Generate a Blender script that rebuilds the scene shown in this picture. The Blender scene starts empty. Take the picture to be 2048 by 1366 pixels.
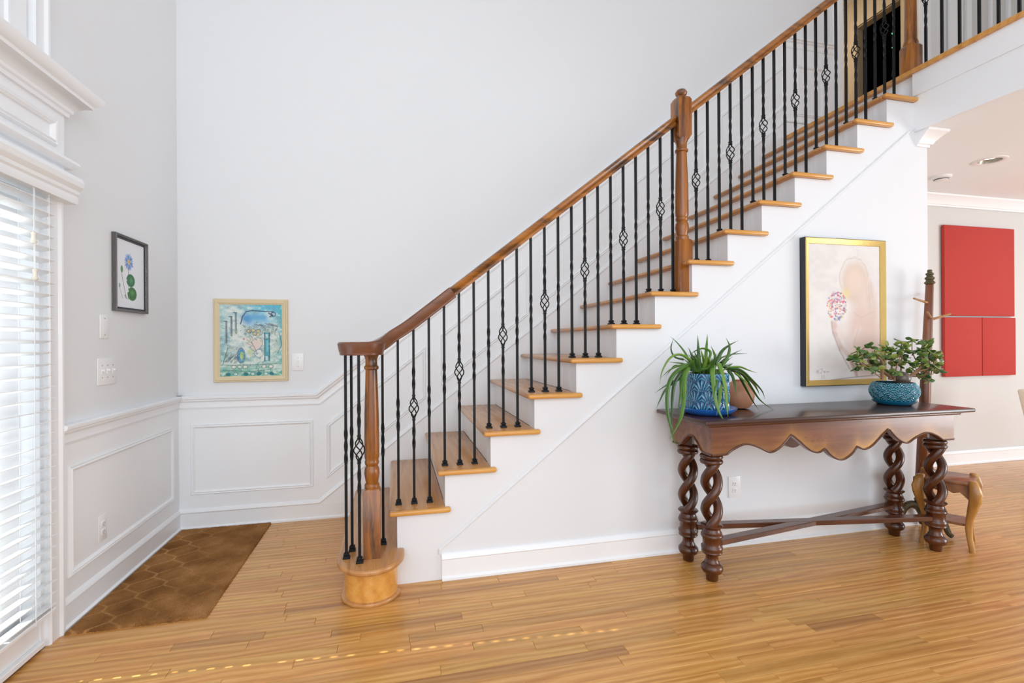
import bpy, bmesh, math, random
import numpy as np
from mathutils import Vector, Matrix
PI = math.pi
random.seed(11)
S = bpy.context.scene
COL = S.collection

# ------------------------------------------------------------------ camera
cam_d = bpy.data.cameras.new('camera')
cam = bpy.data.objects.new('camera', cam_d); COL.objects.link(cam)
cam_d.sensor_width = 36.0
cam_d.lens = 36.0*973.75/2048
yaw, pitch, roll, cam_h = .2352, .0003, -.0057, 1.2347
fwd = Vector((math.sin(yaw)*math.cos(pitch), math.cos(yaw)*math.cos(pitch), math.sin(pitch)))
right = Vector((math.cos(yaw), -math.sin(yaw), 0)); up = right.cross(fwd)
r2 = right*math.cos(roll)+up*math.sin(roll); u2 = -right*math.sin(roll)+up*math.cos(roll)
cam.matrix_world = Matrix(((r2.x, u2.x, -fwd.x, 0), (r2.y, u2.y, -fwd.y, 0), (r2.z, u2.z, -fwd.z, cam_h), (0, 0, 0, 1)))
cam_d.clip_start = .05
S.camera = cam

# ------------------------------------------------------------------ world, sun, window light, exposure
W = bpy.data.worlds.new('sky'); S.world = W; W.use_nodes = True
wn = W.node_tree.nodes; wl = W.node_tree.links
wn['Background'].inputs['Color'].default_value = (.83, .92, 1.0, 1)
wn['Background'].inputs['Strength'].default_value = .95
sun_d = bpy.data.lights.new('sun', 'SUN'); sun_d.energy = 11.0; sun_d.angle = .0065; sun_d.color = (1, .96, .9)
sun = bpy.data.objects.new('sun', sun_d); COL.objects.link(sun)
SUN_EL = math.radians(36)
sd = Vector((1.307, -.115, 0)).normalized()*math.cos(SUN_EL)+Vector((0, 0, -math.sin(SUN_EL)))
sun.rotation_euler = sd.to_track_quat('-Z', 'Y').to_euler()

def area(name, loc, target, sx, sy, power, color):
    l = bpy.data.lights.new(name, 'AREA'); l.shape = 'RECTANGLE'; l.size = sx; l.size_y = sy
    l.energy = power; l.color = color
    o = bpy.data.objects.new(name, l); COL.objects.link(o)
    o.location = loc
    o.rotation_euler = (Vector(target)-Vector(loc)).to_track_quat('-Z', 'Y').to_euler()
    return o
area('foyer_window_light', (.15, -2.6, 2.4), (.1, 3.6, 1.2), 5.0, 4.4, 138, (.875, .94, 1))
area('entry_glass_light', (-1.25, .2, 1.6), (3.0, 2.6, .9), 1.6, 2.4, 17, (.82, .91, 1))
area('dining_window_light', (7.4, -.6, .95), (3.8, 3.0, 2.4), 2.4, 1.8, 118, (.95, .97, 1))  # unseen fill light added for the right room, tilted up to lift its ceiling
area('upper_hall_light', (4.4, 5.0, 5.35), (4.9, 4.8, 3.0), .8, .8, 26, (1, .90, .74))

vs = S.view_settings
vs.view_transform = 'Standard'; vs.look = 'None'; vs.exposure = 0.13; vs.gamma = 1.0; vs.use_curve_mapping = False
S.render.engine = 'CYCLES'
S.cycles.use_denoising = True
try: S.cycles.denoiser = 'OPENIMAGEDENOISE'
except Exception: pass
S.cycles.max_bounces = 8; S.cycles.diffuse_bounces = 5; S.cycles.transparent_max_bounces = 16
S.cycles.sample_clamp_indirect = 6.0; S.cycles.caustics_reflective = False; S.cycles.caustics_refractive = False

# ------------------------------------------------------------------ materials
def srgb(r, g, b):
    f = lambda c: (c/255/12.92) if c/255 <= .04045 else ((c/255+.055)/1.055)**2.4
    return (f(r), f(g), f(b), 1)

def mat(name, col, rough=.5, metal=0, spec=.5, coat=0, bump=None, emit=None):
    m = bpy.data.materials.new(name); m.use_nodes = True
    nt = m.node_tree; b = nt.nodes['Principled BSDF']
    b.inputs['Base Color'].default_value = col
    b.inputs['Roughness'].default_value = rough
    b.inputs['Metallic'].default_value = metal
    b.inputs['Specular IOR Level'].default_value = spec
    b.inputs['Coat Weight'].default_value = coat
    if emit:
        b.inputs['Emission Color'].default_value = emit[0]; b.inputs['Emission Strength'].default_value = emit[1]
    if bump:
        tc = nt.nodes.new('ShaderNodeTexCoord'); n = nt.nodes.new('ShaderNodeTexNoise')
        n.inputs['Scale'].default_value = bump[0]; n.inputs['Detail'].default_value = 4
        bp = nt.nodes.new('ShaderNodeBump'); bp.inputs['Strength'].default_value = bump[1]; bp.inputs['Distance'].default_value = .01
        nt.links.new(tc.outputs['Object'], n.inputs['Vector'])
        nt.links.new(n.outputs['Fac'], bp.inputs['Height']); nt.links.new(bp.outputs['Normal'], b.inputs['Normal'])
    return m

def nd(nt, typ, **kw):
    n = nt.nodes.new(typ)
    for k, v in kw.items():
        if k in n.inputs: n.inputs[k].default_value = v
        else: setattr(n, k, v)
    return n

def ramp(nt, stops):
    r = nt.nodes.new('ShaderNodeValToRGB'); e = r.color_ramp.elements
    e[0].position, e[0].color = stops[0]; e[1].position, e[1].color = stops[-1]
    for p, c in stops[1:-1]:
        x = e.new(p); x.color = c
    return r

def wood(name, dark, mid, light, axis='X', rough=.3, scale=1.0, rnd=False, coat=0.0, streak=None, fig=.16, spec=.5):
    """oak-like grain: long stretched noise plus distorted bands (cathedral figure) plus fine pores"""
    m = bpy.data.materials.new(name); m.use_nodes = True
    nt = m.node_tree; L = nt.links.new; b = nt.nodes['Principled BSDF']
    b.inputs['Roughness'].default_value = rough; b.inputs['Coat Weight'].default_value = coat
    b.inputs['Coat Roughness'].default_value = .12; b.inputs['Specular IOR Level'].default_value = spec
    tc = nd(nt, 'ShaderNodeTexCoord')
    vec = tc.outputs['Object']
    if rnd:
        at = nd(nt, 'ShaderNodeAttribute', attribute_name='rnd')
        cx = nd(nt, 'ShaderNodeCombineXYZ')
        mu = nd(nt, 'ShaderNodeMath', operation='MULTIPLY'); mu.inputs[1].default_value = 57.0
        L(at.outputs['Fac'], mu.inputs[0])
        for i in range(3): L(mu.outputs[0], cx.inputs[i])
        ad = nd(nt, 'ShaderNodeVectorMath', operation='ADD')
        L(vec, ad.inputs[0]); L(cx.outputs[0], ad.inputs[1]); vec = ad.outputs[0]
    def mp(s):
        st = {'X': (s[0], s[1], s[1]), 'Y': (s[1], s[0], s[1]), 'Z': (s[1], s[1], s[0])}[axis]
        q = nd(nt, 'ShaderNodeMapping'); q.inputs['Scale'].default_value = [v*scale for v in st]
        L(vec, q.inputs['Vector']); return q.outputs[0]
    n1 = nd(nt, 'ShaderNodeTexNoise', Scale=1.0, Detail=6.0, Roughness=.6); L(mp((1.6, 26)), n1.inputs['Vector'])
    wv = nd(nt, 'ShaderNodeTexWave', wave_type='BANDS', bands_direction={'X': 'Y', 'Y': 'X', 'Z': 'X'}[axis], Scale=1.0, Distortion=12.0, Detail=3.0)
    wv.inputs['Detail Scale'].default_value = .7; L(mp((.7, 5)), wv.inputs['Vector'])
    n3 = nd(nt, 'ShaderNodeTexNoise', Scale=1.0, Detail=3.0, Roughness=.7); L(mp((9, 330)), n3.inputs['Vector'])
    mx = nd(nt, 'ShaderNodeMix', data_type='FLOAT'); mx.inputs['Factor'].default_value = fig
    L(n1.outputs['Fac'], mx.inputs['A']); L(wv.outputs['Fac'], mx.inputs['B'])
    cr = ramp(nt, [(.16, dark), (.5, mid), (.84, light)]); L(mx.outputs['Result'], cr.inputs['Fac'])
    mul = nd(nt, 'ShaderNodeMix', data_type='RGBA', blend_type='MULTIPLY'); mul.inputs['Factor'].default_value = .32
    pr = ramp(nt, [(.36, (.55, .5, .45, 1)), (.5, (1, 1, 1, 1))]); L(n3.outputs['Fac'], pr.inputs['Fac'])
    L(cr.outputs['Color'], mul.inputs['A']); L(pr.outputs['Color'], mul.inputs['B'])
    out = mul.outputs['Result']
    if streak:
        n4 = nd(nt, 'ShaderNodeTexNoise', Scale=1.0, Detail=4.0, Roughness=.65); L(mp((2.2, 16)), n4.inputs['Vector'])
        r4 = ramp(nt, [(.5, (0, 0, 0, 1)), (.68, (1, 1, 1, 1))]); L(n4.outputs['Fac'], r4.inputs['Fac'])
        m4 = nd(nt, 'ShaderNodeMix', data_type='RGBA'); L(r4.outputs['Color'], m4.inputs['Factor'])
        L(out, m4.inputs['A']); m4.inputs['B'].default_value = streak; out = m4.outputs['Result']
    if rnd:
        hs = nd(nt, 'ShaderNodeHueSaturation')
        r5 = ramp(nt, [(0, (.70, .70, .70, 1)), (.12, (.90, .93, .93, 1)), (.6, (1.0, 1.0, 1.0, 1)), (.93, (1.05, 1.05, 1.05, 1)), (1, (1.16, 1.16, 1.16, 1))])
        L(at.outputs['Fac'], r5.inputs['Fac']); L(r5.outputs['Color'], hs.inputs['Value']); L(out, hs.inputs['Color']); out = hs.outputs['Color']
        r6 = nd(nt, 'ShaderNodeMapRange'); r6.inputs['To Min'].default_value = .497; r6.inputs['To Max'].default_value = .508
        fr = nd(nt, 'ShaderNodeMath', operation='FRACT'); m6 = nd(nt, 'ShaderNodeMath', operation='MULTIPLY'); m6.inputs[1].default_value = 7.3
        L(at.outputs['Fac'], m6.inputs[0]); L(m6.outputs[0], fr.inputs[0]); L(fr.outputs[0], r6.inputs['Value']); L(r6.outputs['Result'], hs.inputs['Hue'])
    L(out, b.inputs['Base Color'])
    bp = nd(nt, 'ShaderNodeBump', Strength=.12, Distance=.002); L(n3.outputs['Fac'], bp.inputs['Height']); L(bp.outputs['Normal'], b.inputs['Normal'])
    return m

M = {}
M['wall'] = mat('wall_paint', (.785, .795, .81, 1), .75, spec=.25, bump=(90, .03))
M['stairwall'] = mat('stair_wall_paint', (.775, .79, .815, 1), .6, spec=.3, bump=(90, .02))
M['greige'] = mat('dining_wall_paint', (.645, .64, .625, 1), .7, spec=.25, bump=(90, .03))
M['hall'] = mat('upper_hall_paint', (.52, .43, .31, 1), .7, spec=.25, bump=(90, .03))
M['trim'] = mat('white_gloss_paint', (.875, .89, .91, 1), .32, bump=(30, .02))
M['ceiling'] = mat('ceiling_paint', (.88, .915, .95, 1), .8, spec=.2, bump=(120, .04))
M['plastic'] = mat('white_plastic', (.85, .85, .85, 1), .3)
M['slot'] = mat('dark_slot', (.05, .05, .05, 1), .6)
M['iron'] = mat('black_iron', (.006, .006, .007, 1), .42, spec=.22, bump=(60, .25))
M['floor'] = wood('oak_floor', srgb(176, 116, 56), srgb(208, 149, 80), srgb(226, 174, 106), 'X', .25, rnd=True, coat=.12, fig=.3, scale=1.7)
M['subfloor'] = wood('oak_underfloor', srgb(150, 98, 52), srgb(190, 138, 80), srgb(206, 155, 98), 'X', .35)
M['tread'] = wood('oak_tread', srgb(158, 102, 54), srgb(194, 138, 82), srgb(212, 160, 106), 'Y', .26, rnd=False, coat=.15)
M['nosing'] = wood('oak_nosing', srgb(180, 112, 44), srgb(212, 150, 70), srgb(226, 172, 96), 'X', .26, coat=.2)
M['rail'] = wood('aged_oak_rail', srgb(100, 58, 18), srgb(156, 96, 36), srgb(192, 130, 58), 'X', .3, coat=.15, streak=srgb(70, 44, 26))
M['newel'] = wood('aged_oak_newel', srgb(84, 44, 12), srgb(148, 86, 28), srgb(184, 118, 46), 'Z', .26, coat=.15, fig=.25, streak=srgb(66, 38, 18))
M['volute'] = wood('dark_oak_volute', srgb(76, 42, 24), srgb(110, 66, 42), srgb(134, 86, 58), 'X', .3, coat=.25)
M['drum'] = wood('honey_oak_drum', srgb(196, 128, 50), srgb(222, 160, 78), srgb(232, 176, 98), 'Y', .25, coat=.3)
M['tabletop'] = wood('dark_table_top', srgb(44, 24, 17), srgb(68, 38, 28), srgb(84, 50, 38), 'X', .30, coat=.25, fig=.12)
M['turned'] = wood('turned_table_wood', srgb(34, 14, 6), srgb(72, 35, 17), srgb(112, 60, 28), 'Z', .24, coat=.2, fig=.1, scale=.6)
M['table_bar'] = wood('table_bar_wood', srgb(52, 26, 16), srgb(88, 48, 30), srgb(118, 72, 44), 'X', .25, coat=.3, fig=.1)
M['coat'] = wood('coat_stand_wood', srgb(66, 32, 16), srgb(124, 68, 34), srgb(168, 104, 58), 'Z', .35, coat=.1)
M['peg'] = wood('pale_peg_wood', srgb(120, 80, 42), srgb(168, 120, 68), srgb(196, 150, 92), 'Z', .4)
M['stool'] = wood('stool_wood', srgb(128, 82, 34), srgb(186, 132, 66), srgb(214, 166, 96), 'Z', .32, coat=.15)
M['stooltop'] = wood('stool_top_wood', srgb(96, 58, 32), srgb(140, 90, 54), srgb(168, 116, 74), 'X', .3, coat=.15)
M['bronze'] = mat('aged_bronze', srgb(98, 88, 64), .5, .55, bump=(70, .5))
M['red'] = mat('red_canvas', srgb(184, 66, 60), .75, spec=.2, bump=(400, .15))
M['leather'] = mat('cream_upholstery', srgb(232, 222, 205), .6, bump=(60, .05))
M['darkwood'] = wood('dark_chair_wood', srgb(60, 36, 20), srgb(96, 60, 36), srgb(120, 78, 48), 'Z', .35)
M['clay'] = mat('terracotta_vase', srgb(176, 122, 92), .5, bump=(12, .1))
M['stone'] = mat('round_stone', srgb(92, 80, 72), .35, coat=.3, bump=(14, .15))
M['soil'] = mat('potting_soil', srgb(60, 44, 32), .95, bump=(80, 1))
M['bark'] = mat('jade_bark', srgb(140, 104, 78), .8, bump=(60, .6))
M['saucer'] = mat('cobalt_glaze', srgb(30, 98, 182), .12, coat=.6)
M['saucer2'] = mat('teal_glaze', srgb(14, 104, 138), .12, coat=.6)
M['blackframe'] = mat('black_frame_side', srgb(38, 40, 50), .5)
M['pewter'] = mat('pewter_frame', srgb(104, 100, 100), .35, .5, bump=(120, .3))
M['gold'] = mat('gold_leaf', srgb(200, 168, 98), .36, .6, bump=(60, .07))
M['cream'] = mat('cream_frame', srgb(222, 204, 168), .5, bump=(120, .2))
M['ivory'] = mat('ivory_pull', srgb(222, 216, 204), .4)
M['slat'] = mat('white_blind_slat', (.88, .89, .90, 1), .35)
M['cord'] = mat('white_cord', (.85, .85, .86, 1), .7)
M['concrete'] = mat('porch_concrete', (.26, .27, .28, 1), .85, bump=(20, .3))
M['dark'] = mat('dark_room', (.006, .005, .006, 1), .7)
M['lamp'] = mat('lit_lens', (1, 1, 1, 1), .4, emit=((1, .96, .88, 1), 3.0))
M['led'] = mat('green_led', (.1, .8, .3, 1), .4, emit=((.1, 1, .35, 1), 2.5))  # glow imitates green reflections on the upstairs door
M['cable'] = mat('dark_green_wire', (.01, .03, .015, 1), .6)
M['steel'] = mat('brushed_trim', (.30, .27, .23, 1), .35, .8)

def glass_mat():
    m = bpy.data.materials.new('window_glass'); m.use_nodes = True
    nt = m.node_tree; nt.nodes.remove(nt.nodes['Principled BSDF'])
    t = nd(nt, 'ShaderNodeBsdfTransparent'); t.inputs['Color'].default_value = (.93, .96, .97, 1)
    g = nd(nt, 'ShaderNodeBsdfGlossy', Roughness=.02); lw = nd(nt, 'ShaderNodeLayerWeight', Blend=.5)
    pw = nd(nt, 'ShaderNodeMath', operation='POWER'); pw.inputs[1].default_value = 4.0; nt.links.new(lw.outputs['Facing'], pw.inputs[0])
    f = nd(nt, 'ShaderNodeMath', operation='MULTIPLY_ADD'); f.inputs[1].default_value = .55; f.inputs[2].default_value = .04; nt.links.new(pw.outputs[0], f.inputs[0])
    x = nd(nt, 'ShaderNodeMixShader')
    nt.links.new(f.outputs[0], x.inputs[0]); nt.links.new(t.outputs[0], x.inputs[1]); nt.links.new(g.outputs[0], x.inputs[2])
    nt.links.new(x.outputs[0], nt.nodes['Material Output'].inputs['Surface'])
    return m
M['glass'] = glass_mat()

def attr_mat(name, rough=.6, coat=0, bumps=None):
    m = bpy.data.materials.new(name); m.use_nodes = True; nt = m.node_tree; b = nt.nodes['Principled BSDF']
    a = nd(nt, 'ShaderNodeAttribute', attribute_name='paint'); nt.links.new(a.outputs['Color'], b.inputs['Base Color'])
    b.inputs['Roughness'].default_value = rough; b.inputs['Coat Weight'].default_value = coat; b.inputs['Specular IOR Level'].default_value = .25
    if bumps:
        tc = nd(nt, 'ShaderNodeTexCoord'); n = nd(nt, 'ShaderNodeTexNoise', Scale=bumps[0], Detail=3.0)
        bp = nd(nt, 'ShaderNodeBump', Strength=bumps[1], Distance=.003)
        nt.links.new(tc.outputs['Object'], n.inputs['Vector']); nt.links.new(n.outputs['Fac'], bp.inputs['Height']); nt.links.new(bp.outputs['Normal'], b.inputs['Normal'])
    return m
M['paint'] = attr_mat('painted_canvas', .6, 0, (140, .25))
M['print'] = attr_mat('printed_paper', .5)

def leaf_mat(name, c1, c2, c3, scale, rough=.3):
    m = bpy.data.materials.new(name); m.use_nodes = True; nt = m.node_tree; b = nt.nodes['Principled BSDF']
    oi = nd(nt, 'ShaderNodeObjectInfo'); tc = nd(nt, 'ShaderNodeTexCoord'); n = nd(nt, 'ShaderNodeTexNoise', Scale=scale, Detail=2.0)
    nt.links.new(tc.outputs['Object'], n.inputs['Vector'])
    mx = nd(nt, 'ShaderNodeMix', data_type='FLOAT'); mx.inputs['Factor'].default_value = .6
    nt.links.new(n.outputs['Fac'], mx.inputs['A']); nt.links.new(oi.outputs['Random'], mx.inputs['B'])
    r = ramp(nt, [(.15, c1), (.5, c2), (.85, c3)]); nt.links.new(mx.outputs['Result'], r.inputs['Fac'])
    nt.links.new(r.outputs['Color'], b.inputs['Base Color']); b.inputs['Roughness'].default_value = rough
    b.inputs['Subsurface Weight'].default_value = .0; b.inputs['Coat Weight'].default_value = .15
    return m
M['aloe'] = leaf_mat('aloe_leaf', srgb(38, 74, 28), srgb(66, 108, 36), srgb(112, 150, 56), 9, .35)
M['jade'] = leaf_mat('jade_leaf', srgb(46, 80, 38), srgb(88, 122, 58), srgb(150, 160, 72), 20, .22)

def rug_mat():
    m = bpy.data.materials.new('brown_pile_rug'); m.use_nodes = True; nt = m.node_tree; L = nt.links.new; b = nt.nodes['Principled BSDF']
    b.inputs['Roughness'].default_value = .95; b.inputs['Specular IOR Level'].default_value = .1
    b.inputs['Sheen Weight'].default_value = .25; b.inputs['Sheen Tint'].default_value = srgb(214, 160, 100)
    tc = nd(nt, 'ShaderNodeTexCoord')
    n = nd(nt, 'ShaderNodeTexNoise', Scale=5.0, Detail=4.0); L(tc.outputs['Object'], n.inputs['Vector'])
    f = nd(nt, 'ShaderNodeTexNoise', Scale=230.0, Detail=2.0); L(tc.outputs['Object'], f.inputs['Vector'])
    r = ramp(nt, [(.3, srgb(106, 68, 34)), (.5, srgb(146, 100, 56)), (.72, srgb(180, 132, 84))]); L(n.outputs['Fac'], r.inputs['Fac'])
    a = nd(nt, 'ShaderNodeAttribute', attribute_name='line')
    m1 = nd(nt, 'ShaderNodeMix', data_type='RGBA'); L(a.outputs['Fac'], m1.inputs['Factor']); L(r.outputs['Color'], m1.inputs['A']); m1.inputs['B'].default_value = srgb(206, 154, 100)
    m2 = nd(nt, 'ShaderNodeMix', data_type='RGBA', blend_type='MULTIPLY'); m2.inputs['Factor'].default_value = .6
    r2_ = ramp(nt, [(.35, (.55, .5, .45, 1)), (.6, (1.1, 1.1, 1.1, 1))]); L(f.outputs['Fac'], r2_.inputs['Fac'])
    L(m1.outputs['Result'], m2.inputs['A']); L(r2_.outputs['Color'], m2.inputs['B']); L(m2.outputs['Result'], b.inputs['Base Color'])
    bp = nd(nt, 'ShaderNodeBump', Strength=.9, Distance=.006); L(f.outputs['Fac'], bp.inputs['Height']); L(bp.outputs['Normal'], b.inputs['Normal'])
    return m
M['rug'] = rug_mat()

def apron_mat():
    m = wood('carved_apron_wood', srgb(70, 36, 24), srgb(112, 66, 46), srgb(144, 94, 68), 'X', .25, coat=.35, fig=.1)
    nt = m.node_tree; L = nt.links.new; b = nt.nodes['Principled BSDF']
    src = b.inputs['Base Color'].links[0].from_socket
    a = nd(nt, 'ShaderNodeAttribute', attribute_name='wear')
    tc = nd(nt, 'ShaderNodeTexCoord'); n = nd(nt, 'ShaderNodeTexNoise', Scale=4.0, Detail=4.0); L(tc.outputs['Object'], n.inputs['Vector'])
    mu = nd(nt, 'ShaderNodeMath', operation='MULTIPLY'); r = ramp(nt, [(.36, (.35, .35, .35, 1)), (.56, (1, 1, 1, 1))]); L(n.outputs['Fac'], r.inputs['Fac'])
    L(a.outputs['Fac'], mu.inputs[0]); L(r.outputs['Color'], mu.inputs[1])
    x = nd(nt, 'ShaderNodeMix', data_type='RGBA'); L(mu.outputs[0], x.inputs['Factor']); L(src, x.inputs['A']); x.inputs['B'].default_value = srgb(206, 150, 70)  # gold mixed in for worn edges and painted warm light
    d = nd(nt, 'ShaderNodeAttribute', attribute_name='dent')
    x2 = nd(nt, 'ShaderNodeMix', data_type='RGBA'); L(d.outputs['Fac'], x2.inputs['Factor']); L(x.outputs['Result'], x2.inputs['A']); x2.inputs['B'].default_value = srgb(44, 22, 16)
    L(x2.outputs['Result'], b.inputs['Base Color'])
    return m
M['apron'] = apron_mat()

def pot_mat(name, dark, light, rough=.12):
    m = bpy.data.materials.new(name); m.use_nodes = True; nt = m.node_tree; L = nt.links.new; b = nt.nodes['Principled BSDF']
    a = nd(nt, 'ShaderNodeAttribute', attribute_name='relief')
    r = ramp(nt, [(.25, dark), (.75, light)]); L(a.outputs['Fac'], r.inputs['Fac']); L(r.outputs['Color'], b.inputs['Base Color'])
    b.inputs['Roughness'].default_value = rough; b.inputs['Coat Weight'].default_value = .6; b.inputs['Coat Roughness'].default_value = .05
    return m
M['pot_blue'] = pot_mat('blue_glazed_relief', srgb(4, 70, 116), srgb(92, 172, 198))
M['pot_teal'] = pot_mat('teal_glazed_relief', srgb(2, 44, 68), srgb(84, 172, 192))

# ------------------------------------------------------------------ mesh helpers
class MB:
    def __init__(s): s.v = []; s.f = []
    def add(s, vs, fs):
        o = len(s.v); s.v += [tuple(p) for p in vs]; s.f += [tuple(i+o for i in f) for f in fs]; return s
    def box(s, x0, x1, y0, y1, z0, z1):
        return s.add([(x0, y0, z0), (x1, y0, z0), (x1, y1, z0), (x0, y1, z0), (x0, y0, z1), (x1, y0, z1), (x1, y1, z1), (x0, y1, z1)],
                     [(0, 3, 2, 1), (4, 5, 6, 7), (0, 1, 5, 4), (1, 2, 6, 5), (2, 3, 7, 6), (3, 0, 4, 7)])
    def prism(s, poly, axis, a, b):
        """extrude a 2D polygon along an axis from a to b"""
        mk = {'x': lambda p, t: (t, p[0], p[1]), 'y': lambda p, t: (p[0], t, p[1]), 'z': lambda p, t: (p[0], p[1], t)}[axis]
        n = len(poly); vs = [mk(p, a) for p in poly]+[mk(p, b) for p in poly]
        return s.add(vs, [tuple(range(n-1, -1, -1)), tuple(range(n, 2*n))]+[(i, (i+1) % n, n+(i+1) % n, n+i) for i in range(n)])
    def lathe(s, prof, c=(0, 0, 0), seg=32, cap=True):
        """prof: list of (radius, z)"""
        o = []
        for r, z in prof:
            for k in range(seg):
                a = 2*PI*k/seg; o.append((c[0]+r*math.cos(a), c[1]+r*math.sin(a), c[2]+z))
        n = len(prof); fs = []
        for i in range(n-1):
            for k in range(seg):
                k2 = (k+1) % seg; fs.append((i*seg+k, i*seg+k2, (i+1)*seg+k2, (i+1)*seg+k))
        if cap: fs += [tuple(range(seg-1, -1, -1)), tuple((n-1)*seg+k for k in range(seg))]
        return s.add(o, fs)
    def rings(s, rings, cap=True, closed=True):
        n = len(rings[0]); o = [p for r in rings for p in r]; fs = []
        for i in range(len(rings)-1):
            for k in range(n if closed else n-1):
                k2 = (k+1) % n; fs.append((i*n+k, i*n+k2, (i+1)*n+k2, (i+1)*n+k))
        if cap: fs += [tuple(range(n-1, -1, -1)), tuple((len(rings)-1)*n+k for k in range(n))]
        return s.add(o, fs)
    def tube(s, pts, rad, seg=8, flat=1.0):
        pts = [Vector(p) for p in pts]; n = len(pts); rs = []
        ref = Vector((0, 0, 1)); prev = None
        for i, p in enumerate(pts):
            t = (pts[min(i+1, n-1)]-pts[max(i-1, 0)]).normalized()
            if prev is None:
                u = t.cross(ref)
                if u.length < .1: u = t.cross(Vector((0, 1, 0)))
            else: u = prev-t*prev.dot(t)
            u.normalize(); prev = u; w = t.cross(u)
            r = rad[i] if isinstance(rad, (list, tuple)) else rad
            rs.append([p+u*(r*math.cos(2*PI*k/seg))+w*(r*flat*math.sin(2*PI*k/seg)) for k in range(seg)])
        return s.rings(rs)
    def sweep(s, pts, prof, up=(0, 0, 1)):
        """sweep a closed profile of (side, up) along a path; side = horizontal normal to the path"""
        pts = [Vector(p) for p in pts]; n = len(pts); rs = []; up = Vector(up)
        for i, p in enumerate(pts):
            t = (pts[min(i+1, n-1)]-pts[max(i-1, 0)]).normalized()
            sd = t.cross(up).normalized(); w = sd.cross(t)
            rs.append([p+sd*a+w*b for a, b in prof])
        return s.rings(rs)
    def mould(s, path, prof, fn, closed=False):
        """moulding mitred along path (u,v) in a wall plane; prof: (offset, projection); fn(u,v,p) -> xyz"""
        P = [Vector((a, b)) for a, b in path]; n = len(P); rs = []
        for i, p in enumerate(P):
            d1 = (P[i]-P[i-1]).normalized() if (i > 0 or closed) else None
            d2 = (P[(i+1) % n]-P[i]).normalized() if (i < n-1 or closed) else None
            d1 = d1 or d2; d2 = d2 or d1
            n1 = Vector((-d1.y, d1.x)); n2 = Vector((-d2.y, d2.x)); m = (n1+n2); m = m/(1+n1.dot(n2))
            rs.append([fn(p.x+m.x*o, p.y+m.y*o, q) for o, q in prof])
        if closed: rs.append(rs[0])
        return s.rings(rs, cap=not closed)
    def build(s, name, m, parent=None, bevel=0, seg=1, smooth=True, origin=None, angle=35, attrs=None):
        me = bpy.data.meshes.new(name)
        base = Vector(parent['_org']) if (parent is not None and '_org' in parent.keys()) else Vector((0, 0, 0))
        org = Vector(origin) if origin is not None else (base if parent is not None else None)
        if org is None:
            a = np.array(s.v); org = Vector(((a[:, 0].min()+a[:, 0].max())/2, (a[:, 1].min()+a[:, 1].max())/2, a[:, 2].min()))
        me.from_pydata([(p[0]-org.x, p[1]-org.y, p[2]-org.z) for p in s.v], [], s.f)
        if not attrs or bevel:
            bm = bmesh.new(); bm.from_mesh(me)
            bmesh.ops.recalc_face_normals(bm, faces=bm.faces)
            if bevel:
                es = [e for e in bm.edges if len(e.link_faces) == 2 and e.calc_face_angle(0) > math.radians(40)]
                bmesh.ops.bevel(bm, geom=es, offset=bevel, segments=seg, profile=.5, affect='EDGES', clamp_overlap=True)
            bm.to_mesh(me); bm.free()
        if attrs:
            for k, vals in attrs.items():
                if np.ndim(vals) == 1:
                    me.attributes.new(k, 'FLOAT', 'POINT').data.foreach_set('value', np.asarray(vals, dtype=np.float32))
                else:
                    me.attributes.new(k, 'FLOAT_COLOR', 'POINT').data.foreach_set('color', np.asarray(vals, dtype=np.float32).ravel())
        me.materials.append(m)
        if smooth:
            me.polygons.foreach_set('use_smooth', [True]*len(me.polygons)); me.set_sharp_from_angle(angle=math.radians(angle))
        o = bpy.data.objects.new(name, me); COL.objects.link(o)
        o['_org'] = tuple(org)
        if parent is not None: o.parent = parent
        o.location = org-base if parent is not None else org
        return o

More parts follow.
